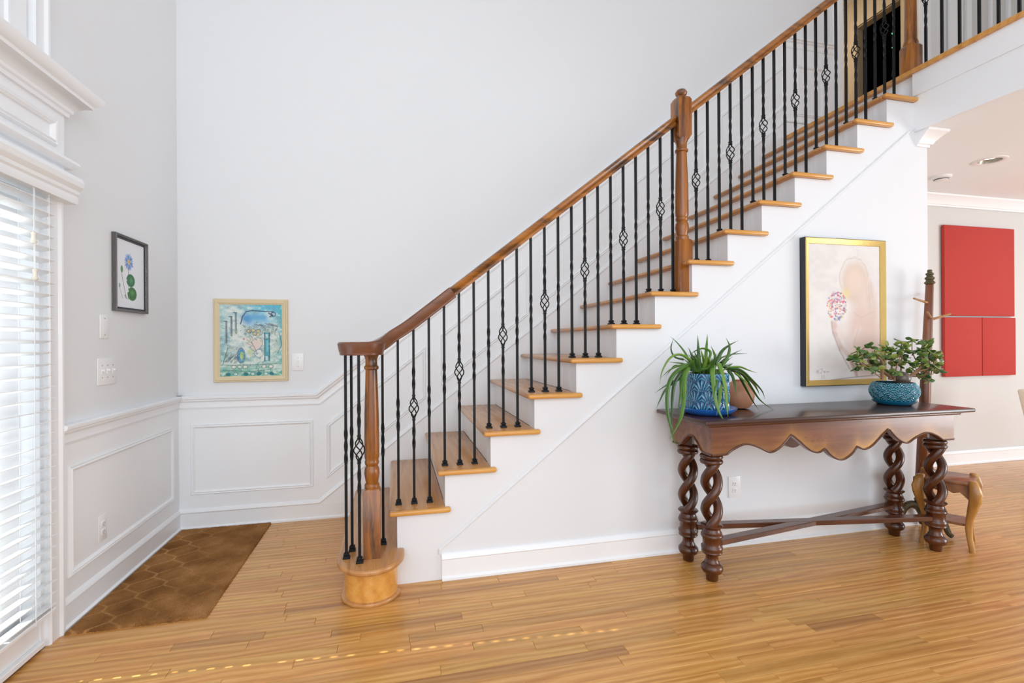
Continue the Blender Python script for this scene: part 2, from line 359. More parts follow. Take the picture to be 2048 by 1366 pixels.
def tag(o, label, cat, group=None, kind=None):
    o['label'] = label; o['category'] = cat
    if group: o['group'] = group
    if kind: o['kind'] = kind
    return o
def thing(name, loc, label, cat, group=None, kind=None):
    o = bpy.data.objects.new(name, None); COL.objects.link(o); o.location = loc; o['_org'] = tuple(loc); o.empty_display_size = .05
    return tag(o, label, cat, group, kind)
def bez(pts, n):
    """smooth curve through points (Catmull-Rom)"""
    P = [Vector(p) for p in pts]; P = [P[0]*2-P[1]]+P+[P[-1]*2-P[-2]]; out = []
    k = len(P)-3
    for j in range(n+1):
        t = j/n*k; i = min(int(t), k-1); f = t-i; a, b, c, d = P[i:i+4]
        out.append(.5*((2*b)+(c-a)*f+(2*a-5*b+4*c-d)*f*f+(3*b-a-3*c+d)*f**3))
    return out
ALOE= [([(1.509,2.268,1.129),(1.448,2.265,1.162),(1.386,2.263,1.147),(1.337,2.26,1.079),(1.322,2.26,1.011)],0.0075),([(1.539,2.285,1.112),(1.472,2.304,1.104),(1.418,2.324,1.079),(1.372,2.33,1.039)],0.007),([(1.488,2.245,1.109),(1.42,2.231,1.09),(1.358,2.217,1.039),(1.329,2.203,0.953),(1.325,2.189,0.863),(1.334,2.175,0.798),(1.347,2.17,0.737),(1.378,2.17,0.694)],0.0095),([(1.496,2.258,1.097),(1.448,2.248,1.078),(1.394,2.238,1.016),(1.373,2.228,0.923),(1.367,2.22,0.841),(1.358,2.22,0.768)],0.009),([(1.479,2.24,1.104),(1.437,2.217,1.053),(1.418,2.193,0.957),(1.391,2.17,0.868),(1.349,2.15,0.807),(1.309,2.15,0.753)],0.0105),([(1.479,2.25,1.093),(1.426,2.224,1.037),(1.403,2.198,0.967),(1.377,2.19,0.858)],0.008),([(1.526,2.292,1.106),(1.509,2.322,1.171),(1.484,2.351,1.221),(1.447,2.36,1.257)],0.006),([(1.486,2.298,1.134),(1.454,2.333,1.149),(1.455,2.369,1.193),(1.478,2.38,1.251)],0.006),([(1.576,2.285,1.078),(1.581,2.304,1.154),(1.591,2.324,1.209),(1.593,2.33,1.264)],0.0075),([(1.615,2.292,1.08),(1.638,2.322,1.164),(1.664,2.351,1.225),(1.674,2.36,1.27)],0.0065),([(1.567,2.262,1.08),(1.539,2.248,1.129),(1.509,2.24,1.183)],0.008),([(1.659,2.288,1.088),(1.685,2.31,1.142),(1.692,2.333,1.174),(1.682,2.34,1.205)],0.006),([(1.66,2.272,1.11),(1.701,2.276,1.175),(1.748,2.279,1.208),(1.806,2.28,1.233)],0.0085),([(1.701,2.268,1.099),(1.733,2.264,1.159),(1.737,2.261,1.208),(1.715,2.26,1.249)],0.0085),([(1.707,2.292,1.114),(1.798,2.336,1.151),(1.893,2.36,1.183)],0.006),([(1.692,2.298,1.136),(1.823,2.351,1.157),(1.946,2.38,1.159)],0.005),([(1.719,2.268,1.088),(1.799,2.264,1.092),(1.854,2.261,1.074),(1.908,2.26,1.057)],0.007),([(1.716,2.262,1.088),(1.798,2.255,1.076),(1.862,2.248,1.025),(1.92,2.241,0.964),(1.94,2.24,0.918)],0.0075),([(1.733,2.278,1.081),(1.803,2.285,1.057),(1.853,2.292,0.989),(1.911,2.299,0.902),(1.952,2.3,0.848)],0.0075),([(1.737,2.282,1.086),(1.843,2.295,1.05),(1.911,2.307,0.975),(1.981,2.319,0.897),(2.086,2.32,0.83)],0.0075),([(1.613,2.232,1.102),(1.59,2.203,1.067),(1.577,2.174,0.996),(1.569,2.145,0.921),(1.577,2.12,0.86),(1.606,2.12,0.823)],0.0085),([(1.643,2.24,1.08),(1.614,2.201,1.035),(1.578,2.162,0.992),(1.563,2.15,0.947)],0.007),([(1.659,2.238,1.079),(1.63,2.195,0.992),(1.591,2.153,0.914),(1.567,2.14,0.86)],0.008),([(1.652,2.235,1.112),(1.647,2.201,1.06),(1.642,2.167,0.974),(1.623,2.133,0.895),(1.626,2.13,0.849)],0.0085),([(1.721,2.245,1.072),(1.717,2.212,1.047),(1.707,2.18,1.002),(1.709,2.17,0.945)],0.007),([(1.547,2.252,1.083),(1.58,2.23,1.092),(1.591,2.207,1.125),(1.584,2.2,1.146)],0.009),([(1.486,2.298,1.09),(1.465,2.351,1.099),(1.427,2.38,1.04)],0.006),([(1.446,2.272,1.039),(1.383,2.277,1.01),(1.304,2.28,0.964)],0.0065),([(1.443,2.278,1.033),(1.377,2.287,0.986),(1.346,2.297,0.927),(1.325,2.3,0.879)],0.0065),([(1.828,2.292,1.068),(1.93,2.322,1.001),(1.985,2.351,0.957),(2.009,2.36,0.922)],0.006),([(1.547,2.288,1.073),(1.556,2.31,1.116),(1.553,2.333,1.165),(1.541,2.34,1.198)],0.006),([(1.589,2.26,1.085),(1.567,2.24,1.135),(1.539,2.23,1.194)],0.008),([(1.621,2.288,1.11),(1.653,2.305,1.17),(1.621,2.322,1.192),(1.582,2.339,1.178),(1.548,2.34,1.154)],0.0055),([(1.534,2.255,1.075),(1.511,2.226,1.131),(1.489,2.21,1.158)],0.009),([(1.546,2.25,1.078),(1.513,2.211,1.126),(1.517,2.19,1.158)],0.009),([(1.625,2.258,1.084),(1.589,2.233,1.134),(1.592,2.22,1.151)],0.008),([(1.506,2.245,1.082),(1.468,2.196,1.117),(1.462,2.17,1.141)],0.011),([(1.768,2.258,1.06),(1.812,2.233,1.017),(1.825,2.22,0.989)],0.006),([(1.721,2.278,1.087),(1.764,2.292,1.102),(1.789,2.3,1.111)],0.006),([(1.572,2.252,1.08),(1.563,2.218,1.13),(1.56,2.2,1.168)],0.008),([(1.522,2.288,1.09),(1.495,2.31,1.111),(1.466,2.333,1.116),(1.415,2.34,1.122)],0.006)]
JBR= [([(2.905,2.33,0.991),(2.905,2.33,1.01),(2.88,2.34,1.033),(2.85,2.35,1.063),(2.789,2.35,1.064),(2.686,2.31,1.082),(2.625,2.3,1.117)],0.011),([(2.822,2.31,0.995),(2.824,2.31,1.032),(2.829,2.31,1.084),(2.803,2.3,1.114),(2.771,2.3,1.144),(2.755,2.3,1.174)],0.009),([(2.878,2.28,0.988),(2.88,2.28,1.025),(2.887,2.27,1.085),(2.919,2.28,1.128)],0.006),([(2.967,2.36,0.991),(2.978,2.38,1.032),(3.0,2.39,1.085),(2.996,2.39,1.131)],0.007),([(3.033,2.37,0.985),(3.056,2.38,1.054),(3.062,2.38,1.131),(3.061,2.38,1.224)],0.006),([(3.012,2.32,0.986),(3.033,2.31,1.009),(3.078,2.3,1.046),(3.126,2.31,1.075),(3.173,2.33,1.131),(3.192,2.34,1.196)],0.01),([(3.052,2.31,1.012),(3.084,2.29,1.043),(3.148,2.28,1.061),(3.212,2.29,1.109)],0.006),([(3.079,2.33,1.01),(3.127,2.37,1.045),(3.178,2.38,1.09),(3.146,2.38,1.157),(3.146,2.38,1.227)],0.005),([(3.079,2.33,1.008),(3.112,2.3,1.008),(3.12,2.27,1.021)],0.004),([(3.105,2.35,1.006),(3.296,2.38,1.01),(3.362,2.39,1.04)],0.003),([(2.815,2.31,1.006),(2.746,2.28,1.028),(2.716,2.27,1.04)],0.004),([(2.789,2.35,1.064),(2.794,2.37,1.097),(2.801,2.38,1.138)],0.004),([(2.686,2.31,1.082),(2.652,2.3,1.138),(2.643,2.3,1.168)],0.004),([(2.829,2.31,1.084),(2.869,2.33,1.142),(2.908,2.35,1.183)],0.004)]
JTIP= [(2.612,2.28,1.17),(2.629,2.332,1.116),(2.688,2.303,1.147),(2.658,2.338,1.071),(2.715,2.346,1.084),(2.653,2.251,1.071),(2.682,2.242,1.193),(2.823,2.382,1.119),(2.747,2.284,1.137),(2.62,2.28,1.118),(2.874,2.409,1.082),(2.847,2.32,1.132),(2.948,2.382,1.186),(2.909,2.321,1.157),(2.919,2.349,1.043),(2.738,2.266,1.058),(3.02,2.348,1.222),(3.157,2.388,1.225),(2.962,2.329,1.134),(2.975,2.366,1.098),(3.029,2.354,1.178),(2.951,2.251,1.099),(3.146,2.369,1.153),(2.882,2.34,1.172),(2.923,2.291,1.079),(2.86,2.245,1.039),(3.095,2.387,1.123),(3.066,2.32,1.057),(2.87,2.362,1.096),(2.971,2.389,1.109),(3.092,2.361,1.17),(3.265,2.397,1.217),(3.172,2.307,1.204),(3.287,2.358,1.156),(3.119,2.316,1.105),(3.272,2.399,1.128),(3.287,2.366,1.125),(3.226,2.286,1.124),(3.12,2.263,1.089),(3.218,2.298,1.059),(3.366,2.374,1.032),(3.161,2.314,1.048),(3.165,2.347,1.015),(3.134,2.291,1.0),(3.202,2.326,0.977),(3.12,2.306,1.144),(3.176,2.3,1.162),(3.281,2.336,1.091),(3.255,2.336,1.083),(3.254,2.394,1.081),(3.179,2.356,1.177)]

# ------------------------------------------------------------------ structure
XL, YB, YS, ZC, ZU = -1.40, 3.65, 2.55, 2.63, 3.04
RISE, RUN, SL = .19, .2433, .7855
n_ = lambda k: -.0358+(k-2)*RUN
def structure(o, label, cat): return tag(o, label, cat, kind='structure')
fnL = lambda u, v, p: (XL+p, u, v)
fnB = lambda u, v, p: (u, YB-p, v)
fnS = lambda u, v, p: (u, YS-p, v)

# floor: slab with oak planks as its children
fl = MB().box(-1.55, 9.2, -3, 3.8, -.1, -.012).build('floor', M['subfloor'], smooth=False, origin=(0, 0, 0))
structure(fl, 'honey oak strip floor running through the foyer and the room beyond', 'floor')
rng = random.Random(5); PW = .0572; planks = []
row = 0; y1 = YB
def cpx(x, y, z):
    d = Vector((x, y, z-cam_h)); w = d.dot(fwd); return (1024+973.75*d.dot(r2)/w, 683-973.75*d.dot(u2)/w, w) if w > .2 else (-9e9, 0, 1)
while y1 > .85:
    y0 = y1-PW; x = XL-rng.random()*.6
    while x < 7.6:
        Ln = rng.choice([.3, .42, .55, .7, .85, 1.0, 1.2, 1.4])*(.85+.3*rng.random())
        a, b = max(x, XL+.001), min(x+Ln, 7.6); x += Ln
        if b-a < .02: continue
        if y1 > 2.66 and b > .02 and a < 3.5:
            if a < .02: planks.append((a, .02, y0, y1))
            if b > 3.5: planks.append((3.5, b, y0, y1))
            continue
        planks.append((a, b, y0, y1))
    y1 = y0
def score(q):
    px = [cpx(x, y, 0) for x, y in ((q[0], q[2]), (q[1], q[2]), (q[1], q[3]), (q[0], q[3]))]
    px = [(min(max(p[0], 0), 2048), min(max(p[1], 0), 1366)) for p in px]
    return abs(sum(px[i][0]*px[(i+1) % 4][1]-px[(i+1) % 4][0]*px[i][1] for i in range(4)))/2
planks.sort(key=score, reverse=True)
def plank_mb(mb, a, b, y0, y1, dz):
    g, c = .0004, .0016
    x0, x1, ya, yb = a+g, b-g, y0+g, y1-g
    return mb.add([(x0, ya, -.012), (x1, ya, -.012), (x1, yb, -.012), (x0, yb, -.012),
                   (x0, ya, -.0012+dz), (x1, ya, -.0012+dz), (x1, yb, -.0012+dz), (x0, yb, -.0012+dz),
                   (x0+c, ya+c, dz), (x1-c, ya+c, dz), (x1-c, yb-c, dz), (x0+c, yb-c, dz)],
                  [(0, 1, 5, 4), (1, 2, 6, 5), (2, 3, 7, 6), (3, 0, 4, 7), (4, 5, 9, 8), (5, 6, 10, 9), (6, 7, 11, 10), (7, 4, 8, 11), (8, 9, 10, 11)])
rest = MB(); rest_r = []
for i, q in enumerate(planks):
    v = rng.random(); dz = rng.uniform(-.0003, 0)
    if i < 290:
        plank_mb(MB(), *q, dz).build('plank', M['floor'], fl, smooth=False, origin=((q[0]+q[1])/2, (q[2]+q[3])/2, 0), attrs={'rnd': [v]*12})
    else:
        plank_mb(rest, *q, dz); rest_r += [v]*12
po = rest.build('plank_field', M['floor'], fl, smooth=False, origin=(0, 0, 0), attrs={'rnd': rest_r}); po['kind'] = 'stuff'

# walls
w = MB().box(-1.55, XL, 2.385, 3.8, 0, 5.4).box(-1.55, XL, -3, 1.15, 0, 5.4).box(-1.55, XL, 1.15, 2.385, 1.95, 5.4)
structure(w.build('wall_left', M['wall'], smooth=False), 'off white left foyer wall with the blind covered glass door', 'wall')
w = MB().box(XL, 4.01, YB, YB+.15, 0, 5.4).box(4.01, 4.94, YB, YB+.15, 0, ZU-.01).box(4.01, 4.94, YB, YB+.15, 5.07, 5.4).box(4.94, 9.2, YB, YB+.12, ZU-.01, 5.4)
structure(w.build('wall_back', M['wall'], smooth=False), 'tall off white wall behind the staircase', 'wall')
structure(MB().box(4.86, 9.2, YB, YB+.15, 0, ZU-.01).box(3.51, 4.86, YB-.004, YB, 0, ZC).build('wall_dining', M['greige'], smooth=False), 'greige wall of the room beyond carrying the red canvases', 'wall')
poly = [(n_(2)+.04, 0)]
for k in range(2, 16): poly += [(n_(k)+.04, k*RISE-.027), (n_(k+1)+.04, k*RISE-.027)]
poly += [(3.41, ZC), (3.51, ZC), (3.51, 0)]
w = MB().prism(poly, 'y', YS, YS+.1).box(3.41, 3.51, YS+.1, YB, 0, ZC)
structure(w.build('wall_stairs', M['stairwall'], smooth=False), 'white stepped wall closing the space under the stairs', 'wall')
structure(MB().box(-1.55, 9.2, -3, 6.2, 5.4, 5.5).build('ceiling', M['ceiling'], smooth=False), 'white ceiling high above the two storey foyer', 'ceiling')
LX, LY, LH = 4.53, 2.83, .0735   # square hole for the recessed lamp
w = MB().box(3.41, LX-LH, -3, YB, ZC, 3.012).box(LX+LH, 9.2, -3, YB, ZC, 3.012).box(LX-LH, LX+LH, -3, LY-LH, ZC, 3.012).box(LX-LH, LX+LH, LY+LH, YB, ZC, 3.012).box(LX-LH, LX+LH, LY-LH, LY+LH, ZC+.12, 3.012)
structure(w.build('ceiling_dining', M['ceiling'], smooth=False), 'low white ceiling under the upper landing with recessed light', 'ceiling')
structure(MB().box(3.47, 9.2, -3, YB, 3.012, ZU).build('floor_upper', M['subfloor'], smooth=False), 'oak floor of the upper landing', 'floor')
structure(MB().box(-14, -1.55, -8, 12, -.3, -.16).build('ground', M['concrete'], smooth=False), 'pale porch paving outside the glass door', 'ground')
# upper hall behind the landing opening
w = MB().box(5.5, 5.6, 4.80, 6.2, ZU-.03, 5.4).box(5.5, 5.6, YB+.15, 4.22, ZU-.03, 5.4).box(5.5, 5.6, 4.22, 4.80, 5.03, 5.4).box(3.9, 4.01, YB+.15, 6.2, ZU-.03, 5.4).box(3.9, 5.6, 6.2, 6.3, ZU-.03, 5.4)
structure(w.build('wall_hall', M['hall'], smooth=False), 'tan walls of the upstairs hall behind the landing balusters', 'wall')
structure(MB().box(3.9, 5.6, YB+.15, 6.2, ZU-.06, ZU).build('floor_hall', M['subfloor'], smooth=False), 'oak floor of the small upstairs hall', 'floor')
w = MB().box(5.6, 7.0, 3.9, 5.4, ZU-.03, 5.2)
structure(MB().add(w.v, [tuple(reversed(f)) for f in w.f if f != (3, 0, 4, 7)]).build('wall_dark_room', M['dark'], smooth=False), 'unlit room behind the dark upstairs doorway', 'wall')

CHAIR = [(0, 0), (0, .008), (.012, .013), (.022, .010), (.045, .013), (.056, .024), (.064, .025), (.07, .036), (.084, .038), (.09, .03), (.09, 0)]
BASE = [(0, 0), (0, .024), (.012, .024), (.02, .014), (.104, .014), (.11, .02), (.12, .018), (.134, .006), (.134, 0)]
CAP = [(0, 0), (0, .016), (.008, .021), (.016, .018), (.03, .007), (.03, 0)]
PANEL = [(0, 0), (0, .007), (.005, .014), (.012, .010), (.018, .016), (.028, .007), (.028, 0)]
CASING = [(0, 0), (0, .014), (.008, .02), (.018, .015), (.058, .017), (.068, .026), (.08, .026), (.08, 0)]
tn = [0]
def trim(mb, label, cat='moulding', m='trim', name=None):
    tn[0] += 1
    return structure(mb.build(name or 'trim_%d' % tn[0], M[m]), label, cat)
trim(MB().mould([(2.465, 0), (YB, 0)], BASE, fnL), 'white baseboard along the left foyer wall', 'baseboard', name='baseboard_left')
sk = MB().mould([(XL, 0), (-.24, 0)], [(0, 0), (0, .024), (.012, .024), (.02, .014), (.106, .014), (.106, 0)], fnB)
sk.prism([(-.52, .1), (-.25, 0), (.1, 0), (3.36, 2.62), (3.8, 2.9), (3.91, 3.05), (3.91, 3.17), (3.37, 3.17), (-.52, .115)], 'y', YB-.013, YB)
sk.mould([(XL, .106), (-.52, .106), (3.385, .106+SL*3.905), (3.91, .106+SL*3.905)], CAP, fnB)
trim(sk, 'white baseboard of the back wall rising as skirt along the stairs', 'baseboard', name='baseboard_back')
trim(MB().mould([(.228, 0), (3.51, 0)], BASE, fnS), 'white baseboard under the staircase wall', 'baseboard', name='baseboard_stairs')
trim(MB().mould([(3.51, 0), (9.1, 0)], BASE, lambda u, v, p: (u, YB-.004-p, v)), 'white baseboard under the red canvases', 'baseboard', name='baseboard_dining')
trim(MB().box(XL, XL+.004, 2.465, YB, 0, .80), 'white painted wainscot field of the left wall', 'wainscot')
trim(MB().prism([(XL, 0), (.2, 0), (3.4, 2.62), (3.91, 2.9), (3.91, .80+SL*3.875), (3.36, .80+SL*3.875), (-.515, .80), (XL, .80)], 'y', YB-.004, YB), 'white painted wainscot field rising along the stairs', 'wainscot')
c = MB().mould([(2.465, .797), (YB, .797)], CHAIR, fnL)
c.mould([(2.468, .785), (2.468, .84), (2.468, .89)], [(-.004, 0), (-.004, .010), (0, .016), (.004, .010), (.004, 0)], fnL)
trim(c, 'white chair rail on the left wall with a small end block', 'chair rail')
trim(MB().mould([(XL, .797), (-.515, .797), (3.36, .797+SL*3.875), (3.91, .797+SL*3.875)], CHAIR, fnB), 'white chair rail on the back wall climbing beside the stairs', 'chair rail')
trim(MB().mould([(2.52, .212), (3.56, .226), (3.56, .70), (2.52, .70)], PANEL, fnL, True), 'rectangular panel moulding on the left wall above the rug', 'panel moulding')
trim(MB().mould([(-1.326, .226), (-.562, .226), (-.562, .697), (-1.326, .697)], PANEL, fnB, True), 'rectangular panel moulding on the back wall beside the rug', 'panel moulding')
zt = lambda x: .66+SL*(x+.475); zb = lambda x: .276+SL*(x+.475)
for (a, b), nm in zip(((-.475, .217), (.326, 1.004), (1.122, 1.802), (1.915, 2.589), (2.708, 3.385)), ('lowest', 'second lowest', 'middle', 'second highest', 'highest')):
    trim(MB().mould([(a, zb(a)), (b, zb(b)), (b, zt(b)), (a, zt(a))], PANEL, fnB, True), '%s slanted panel moulding on the wall beside the stairs' % nm, 'panel moulding')
trim(MB().mould([(3.50, 3.24), (3.80, 3.24), (3.80, 3.70), (3.50, 3.70)], PANEL, fnB, True), 'small upright panel moulding beside the top step', 'panel moulding')
trim(MB().mould([(3.91, ZU), (3.91, 5.07)], [(-.0, 0), (0, .014), (-.02, .02), (-.08, .024), (-.1, .02), (-.1, 0)], fnB).mould([(4.93, ZU), (4.93, 5.07)], [(-.0, 0), (0, .014), (-.03, .02), (-.12, .024), (-.13, .02), (-.13, 0)], fnB), 'white casing around the opening to the upstairs hall', 'door casing')
trim(MB().mould([(.228, .134), (.228, .155), (3.415, .155+SL*3.19)], [(0, 0), (0, .006), (.005, .010), (.012, .009), (.018, .003), (.018, 0)], fnS), 'thin white bead slanting along the stair stringer', 'stair trim', m='stairwall')
CROWN = [(0, 0), (.085, 0), (.083, -.014), (.066, -.026), (.03, -.066), (.022, -.082), (.012, -.086), (.010, -.1), (0, -.1)]
trim(MB().rings([[(3.5, YB-.004-p, ZC+z) for p, z in CROWN], [(9.1, YB-.004-p, ZC+z) for p, z in CROWN]]), 'white crown moulding above the red canvases', 'crown moulding')
trim(MB().rings([[(3.41, YS-p, ZC+z) for p, z in CROWN], [(3.51+p, YS-p, ZC+z) for p, z in CROWN], [(3.51+p, YB, ZC+z) for p, z in CROWN]]), 'white crown moulding wrapping the end of the stair wall', 'crown moulding')
trim(MB().box(3.395, 3.41, -3, YS, ZC-.004, 2.862).box(3.385, 3.41, -3, YS, 2.862, 3.012), 'white fascia boards of the upper landing edge', 'fascia')
trim(MB().box(3.366, 3.475, -3, 3.63, 3.012, ZU), 'honey oak nosing along the edge of the upper landing', 'nosing', m='nosing')
# upstairs closet doors right of the opening
d = structure(MB().box(5.28, 6.6, YB-.02, YB, ZU, 5.05).build('door_3', M['greige'], smooth=False), 'greige upstairs closet doors with pale stiles behind the landing balusters', 'door')
for a, b in ((5.27, 5.36), (5.40, 5.43), (5.49, 5.55), (5.80, 5.83), (6.04, 6.08), (6.30, 6.34), (6.55, 6.6)):
    MB().box(a, b, YB-.04, YB-.02, ZU, 5.05).build('stile', M['trim'], d, smooth=False)
# dark doorway in the upper hall
d = structure(MB().mould([(4.78, ZU), (4.78, 5.04), (4.25, 5.04), (4.25, ZU)], [(0, 0), (0, .02), (-.07, .016), (-.09, .024), (-.09, 0)], lambda u, v, p: (5.5-p, u, v)).build('door_2', M['hall']), 'tan framed dark doorway in the upstairs hall', 'door')

# entry door wall: glass door, casing, entablature
d1 = structure(MB().box(-1.55, XL, 2.36, 2.385, 0, 1.95).box(-1.55, XL, 1.15, 1.175, 0, 1.95).box(-1.55, XL, 1.15, 2.385, 1.92, 1.95).box(-1.55, -1.42, 1.15, 2.385, -.02, .015).build('door_1', M['trim'], smooth=False), 'white glass door at the left edge behind blinds', 'door')
for a, b in ((2.25, 2.357), (1.178, 1.29)): MB().box(-1.51, -1.465, a, b, .02, 1.915).build('stile', M['trim'], d1, bevel=.003)
for a, b in ((.02, .20), (1.80, 1.915)): MB().box(-1.51, -1.465, 1.29, 2.25, a, b).build('rail', M['trim'], d1, bevel=.003)
gp = MB().box(-1.491, -1.487, 1.29, 2.25, .20, 1.80).build('pane', M['glass'], d1, smooth=False)
for z in (.467, .733, 1.0, 1.267, 1.533): MB().box(-1.5, -1.478, 1.29, 2.25, z-.011, z+.011).build('muntin', M['trim'], d1, smooth=False)
for y in (1.53, 1.77, 2.01): MB().box(-1.499, -1.479, y-.011, y+.011, .20, 1.80).build('muntin', M['trim'], d1, smooth=False)
k = MB().box(-1.44, -1.405, 1.175, 2.36, .012, .145).box(-1.405, -1.385, 1.175, 2.36, .012, .035)
k.build('kick_panel', M['trim'], d1, bevel=.003)
c = MB().mould([(2.385, 0), (2.385, 1.96)], [(-o, p) for o, p in CASING][::-1], fnL)
c.box(XL, -1.37, 1.0, 2.465, 1.95, 2.21)
def cornice(mb, t, prof, ye):
    mb.rings([[(XL, ye+p, z) for p, z in prof], [(XL+t+p, ye+p, z) for p, z in prof], [(XL+t+p, 1.0, z) for p, z in prof]])
cornice(c, .03, [(-.03, 1.985), (.02, 1.985), (.034, 1.995), (.04, 2.005), (.036, 2.018), (-.03, 2.02)], 2.465)
cornice(c, .03, [(-.03, 2.205), (.012, 2.205), (.014, 2.22), (.022, 2.226), (.024, 2.238), (.05, 2.262), (.072, 2.272), (.074, 2.285), (.088, 2.292), (.10, 2.31), (.102, 2.325), (-.03, 2.33)], 2.465)
c.mould([(1.1, 2.055), (2.405, 2.055), (2.405, 2.165), (1.1, 2.165)], [(o, p+.03) for o, p in PANEL], fnL, True)
c.mould([(2.31, 2.33), (2.31, 5.0)], [(-o, p) for o, p in CASING][::-1], fnL)
c.box(XL, XL+.008, 1.0, 2.285, 2.33, 5.0).mould([(2.20, 2.40), (2.20, 5.0)], PANEL, fnL)
trim(c, 'white classical door surround with crown shelf above the blinds', 'door casing')

# ------------------------------------------------------------------ window blind
bl = thing('window_blind', (-1.375, 1.8, .15), 'white horizontal slat blind over the glass door at the left edge', 'blind')
PITCH, TILT = .0465, math.radians(14)
z = .175; first = None
def slat_mb(z):
    mb = MB(); hw, th = .025, .0014; yh, hy, hx = 2.126, .004, .011
    def strip(y0, y1, a, b):
        o = []
        for y in (y0, y1):
            for q, t in ((a, -th), (b, -th), (b, th), (a, th)):
                o.append((-1.375+q*math.cos(TILT)-t*math.sin(TILT), y, z+q*math.sin(TILT)+t*math.cos(TILT)))
        mb.add(o, [(0, 1, 2, 3), (7, 6, 5, 4), (0, 4, 5, 1), (1, 5, 6, 2), (2, 6, 7, 3), (3, 7, 4, 0)])
    strip(1.22, yh-hy, -hw, hw); strip(yh+hy, 2.372, -hw, hw); strip(yh-hy, yh+hy, -hw, -hx); strip(yh-hy, yh+hy, hx, hw)
    return mb
while z < 1.84:
    if first is None: first = slat_mb(z).build('slat', M['slat'], bl, smooth=False)
    else:
        o = first.copy(); COL.objects.link(o); o.parent = bl; o.location = (0, 0, z-.175)
    z += PITCH
v = MB().prism([(-1.40, 1.835), (-1.33, 1.835), (-1.325, 1.85), (-1.33, 1.868), (-1.322, 1.876), (-1.322, 1.89), (-1.306, 1.905), (-1.302, 1.925), (-1.312, 1.945), (-1.40, 1.95)], 'y', 1.2, 2.478)
# profile is (x,z) so extrude along y
v.build('valance', M['slat'], bl)
MB().box(-1.398, -1.352, 1.22, 2.372, .147, .163).build('bottom_rail', M['slat'], bl, bevel=.003)
for y in (2.335, 2.25, 1.95, 1.6, 1.3):
    MB().tube([(-1.350, y, .15), (-1.350, y, 1.84)], .0012, 5).tube([(-1.400, y, .15), (-1.400, y, 1.84)], .0012, 5).build('ladder_cord', M['cord'], bl)
for y, zz in ((2.232, 1.645), (2.238, 1.505)):
    cd = MB().tube([(-1.34, y, zz), (-1.34, y, 1.84)], .0011, 5).build('pull_cord', M['cord'], bl)
    MB().lathe([(.003, .022), (.009, .014), (.007, .004), (.008, -.008), (.011, -.018), (.008, -.024)][::-1], (-1.34, y, zz), 14).build('tassel', M['ivory'], cd)

# ------------------------------------------------------------------ staircase
st = thing('staircase', (1.6, 3.1, 0), 'straight oak tread staircase with white risers rising to the right', 'staircase')
cen = (-.12, 2.495)
def arcpts(rx, ry, a0, a1, n): return [(cen[0]+rx*math.cos(math.radians(a0+(a1-a0)*i/n)), cen[1]+ry*math.sin(math.radians(a0+(a1-a0)*i/n))) for i in range(n+1)]
out = [(-.279, 3.63)]+arcpts(.159, .182, 180, 360, 28)+[(.039, 2.548), (.012, 2.548), (.012, 3.63)]
MB().prism(out, 'z', RISE-.028, RISE).build('tread', M['tread'], st, bevel=.011, seg=3)['label'] = 'rounded bullnose starting tread'
out = [(-.245, 3.63)]+arcpts(.125, .125, 180, 360, 28)+[(.003, 3.63)]
MB().prism(out, 'z', 0, RISE-.028).build('curved_riser', M['drum'], st)['label'] = 'honey oak curved riser of the starting step'
out = [(-.262, 3.63)]+arcpts(.142, .142, 180, 352, 28)+[(.0, 2.49), (-.24, 3.63)]
MB().prism(out, 'z', 0, .018).build('shoe_moulding', M['tread'], st, bevel=.006, seg=2)
tr = MB().box(n_(2), n_(3)+.045, YS+.002, 3.635, 2*RISE-.027, 2*RISE).build('tread', M['tread'], st, bevel=.011, seg=3)
ns = MB().box(n_(2), n_(2)+.311, YS-.031, YS+.004, 2*RISE-.027, 2*RISE).build('nosing', M['nosing'], tr, bevel=.010, seg=3)
for k in range(3, 16):
    t2 = tr.copy(); COL.objects.link(t2); t2.parent = st; t2.location = ((k-2)*RUN, 0, (k-2)*RISE)
    n2 = ns.copy(); COL.objects.link(n2); n2.parent = t2
rs = MB().box(n_(2)+.042, n_(2)+.058, YS+.1005, 3.64, RISE, 2*RISE-.026).build('riser', M['trim'], st, smooth=False)
for k in range(3, 17):
    q = rs.copy(); COL.objects.link(q); q.parent = st; q.location = ((k-2)*RUN, 0, (k-2)*RISE)

# ------------------------------------------------------------------ railings
RY = 2.635
rail_bot = lambda x: 1.688+SL*(x-.577)
rail_c = lambda x: rail_bot(x)+.033
RP = [(-.021, -.027), (.021, -.027), (.023, -.014), (.017, -.006), (.027, .004), (.030, .012), (.026, .021), (.014, .027), (-.014, .027), (-.026, .021), (-.030, .012), (-.027, .004), (-.017, -.006), (-.023, -.014)]
sr = thing('stair_railing', (1.6, RY, 0), 'oak handrail with black iron balusters along the staircase', 'railing')
C0 = Vector((-.155, 2.505)); pts = [(.30, RY, rail_c(.30)), (.12, RY, rail_c(.12)), (.05, RY-.001, rail_c(.05)+.003), (-.01, RY-.004, 1.272), (-.06, RY-.012, 1.234), (-.10, RY-.026, 1.214)]
for i in range(15):
    a = math.radians(84+i*20); rr = .091-.0014*i
    pts.append((C0.x+rr*math.cos(a), C0.y+rr*math.sin(a), 1.207))
vb = MB().sweep(bez(pts, 90), [(-.023, -.034), (.023, -.034), (.026, -.030), (.026, -.022), (.029, -.017), (.034, .010), (.036, .022), (.030, .030), (-.030, .030), (-.036, .022), (-.034, .010), (-.029, -.017), (-.026, -.022), (-.026, -.030)])
h = MB().sweep([(.28+i*.05, RY, rail_c(.28+i*.05)) for i in range(29)], RP).build('handrail', M['rail'], sr)
vo = vb.build('volute', M['volute'], sr); vo['label'] = 'dark worn oak volute end of the handrail'
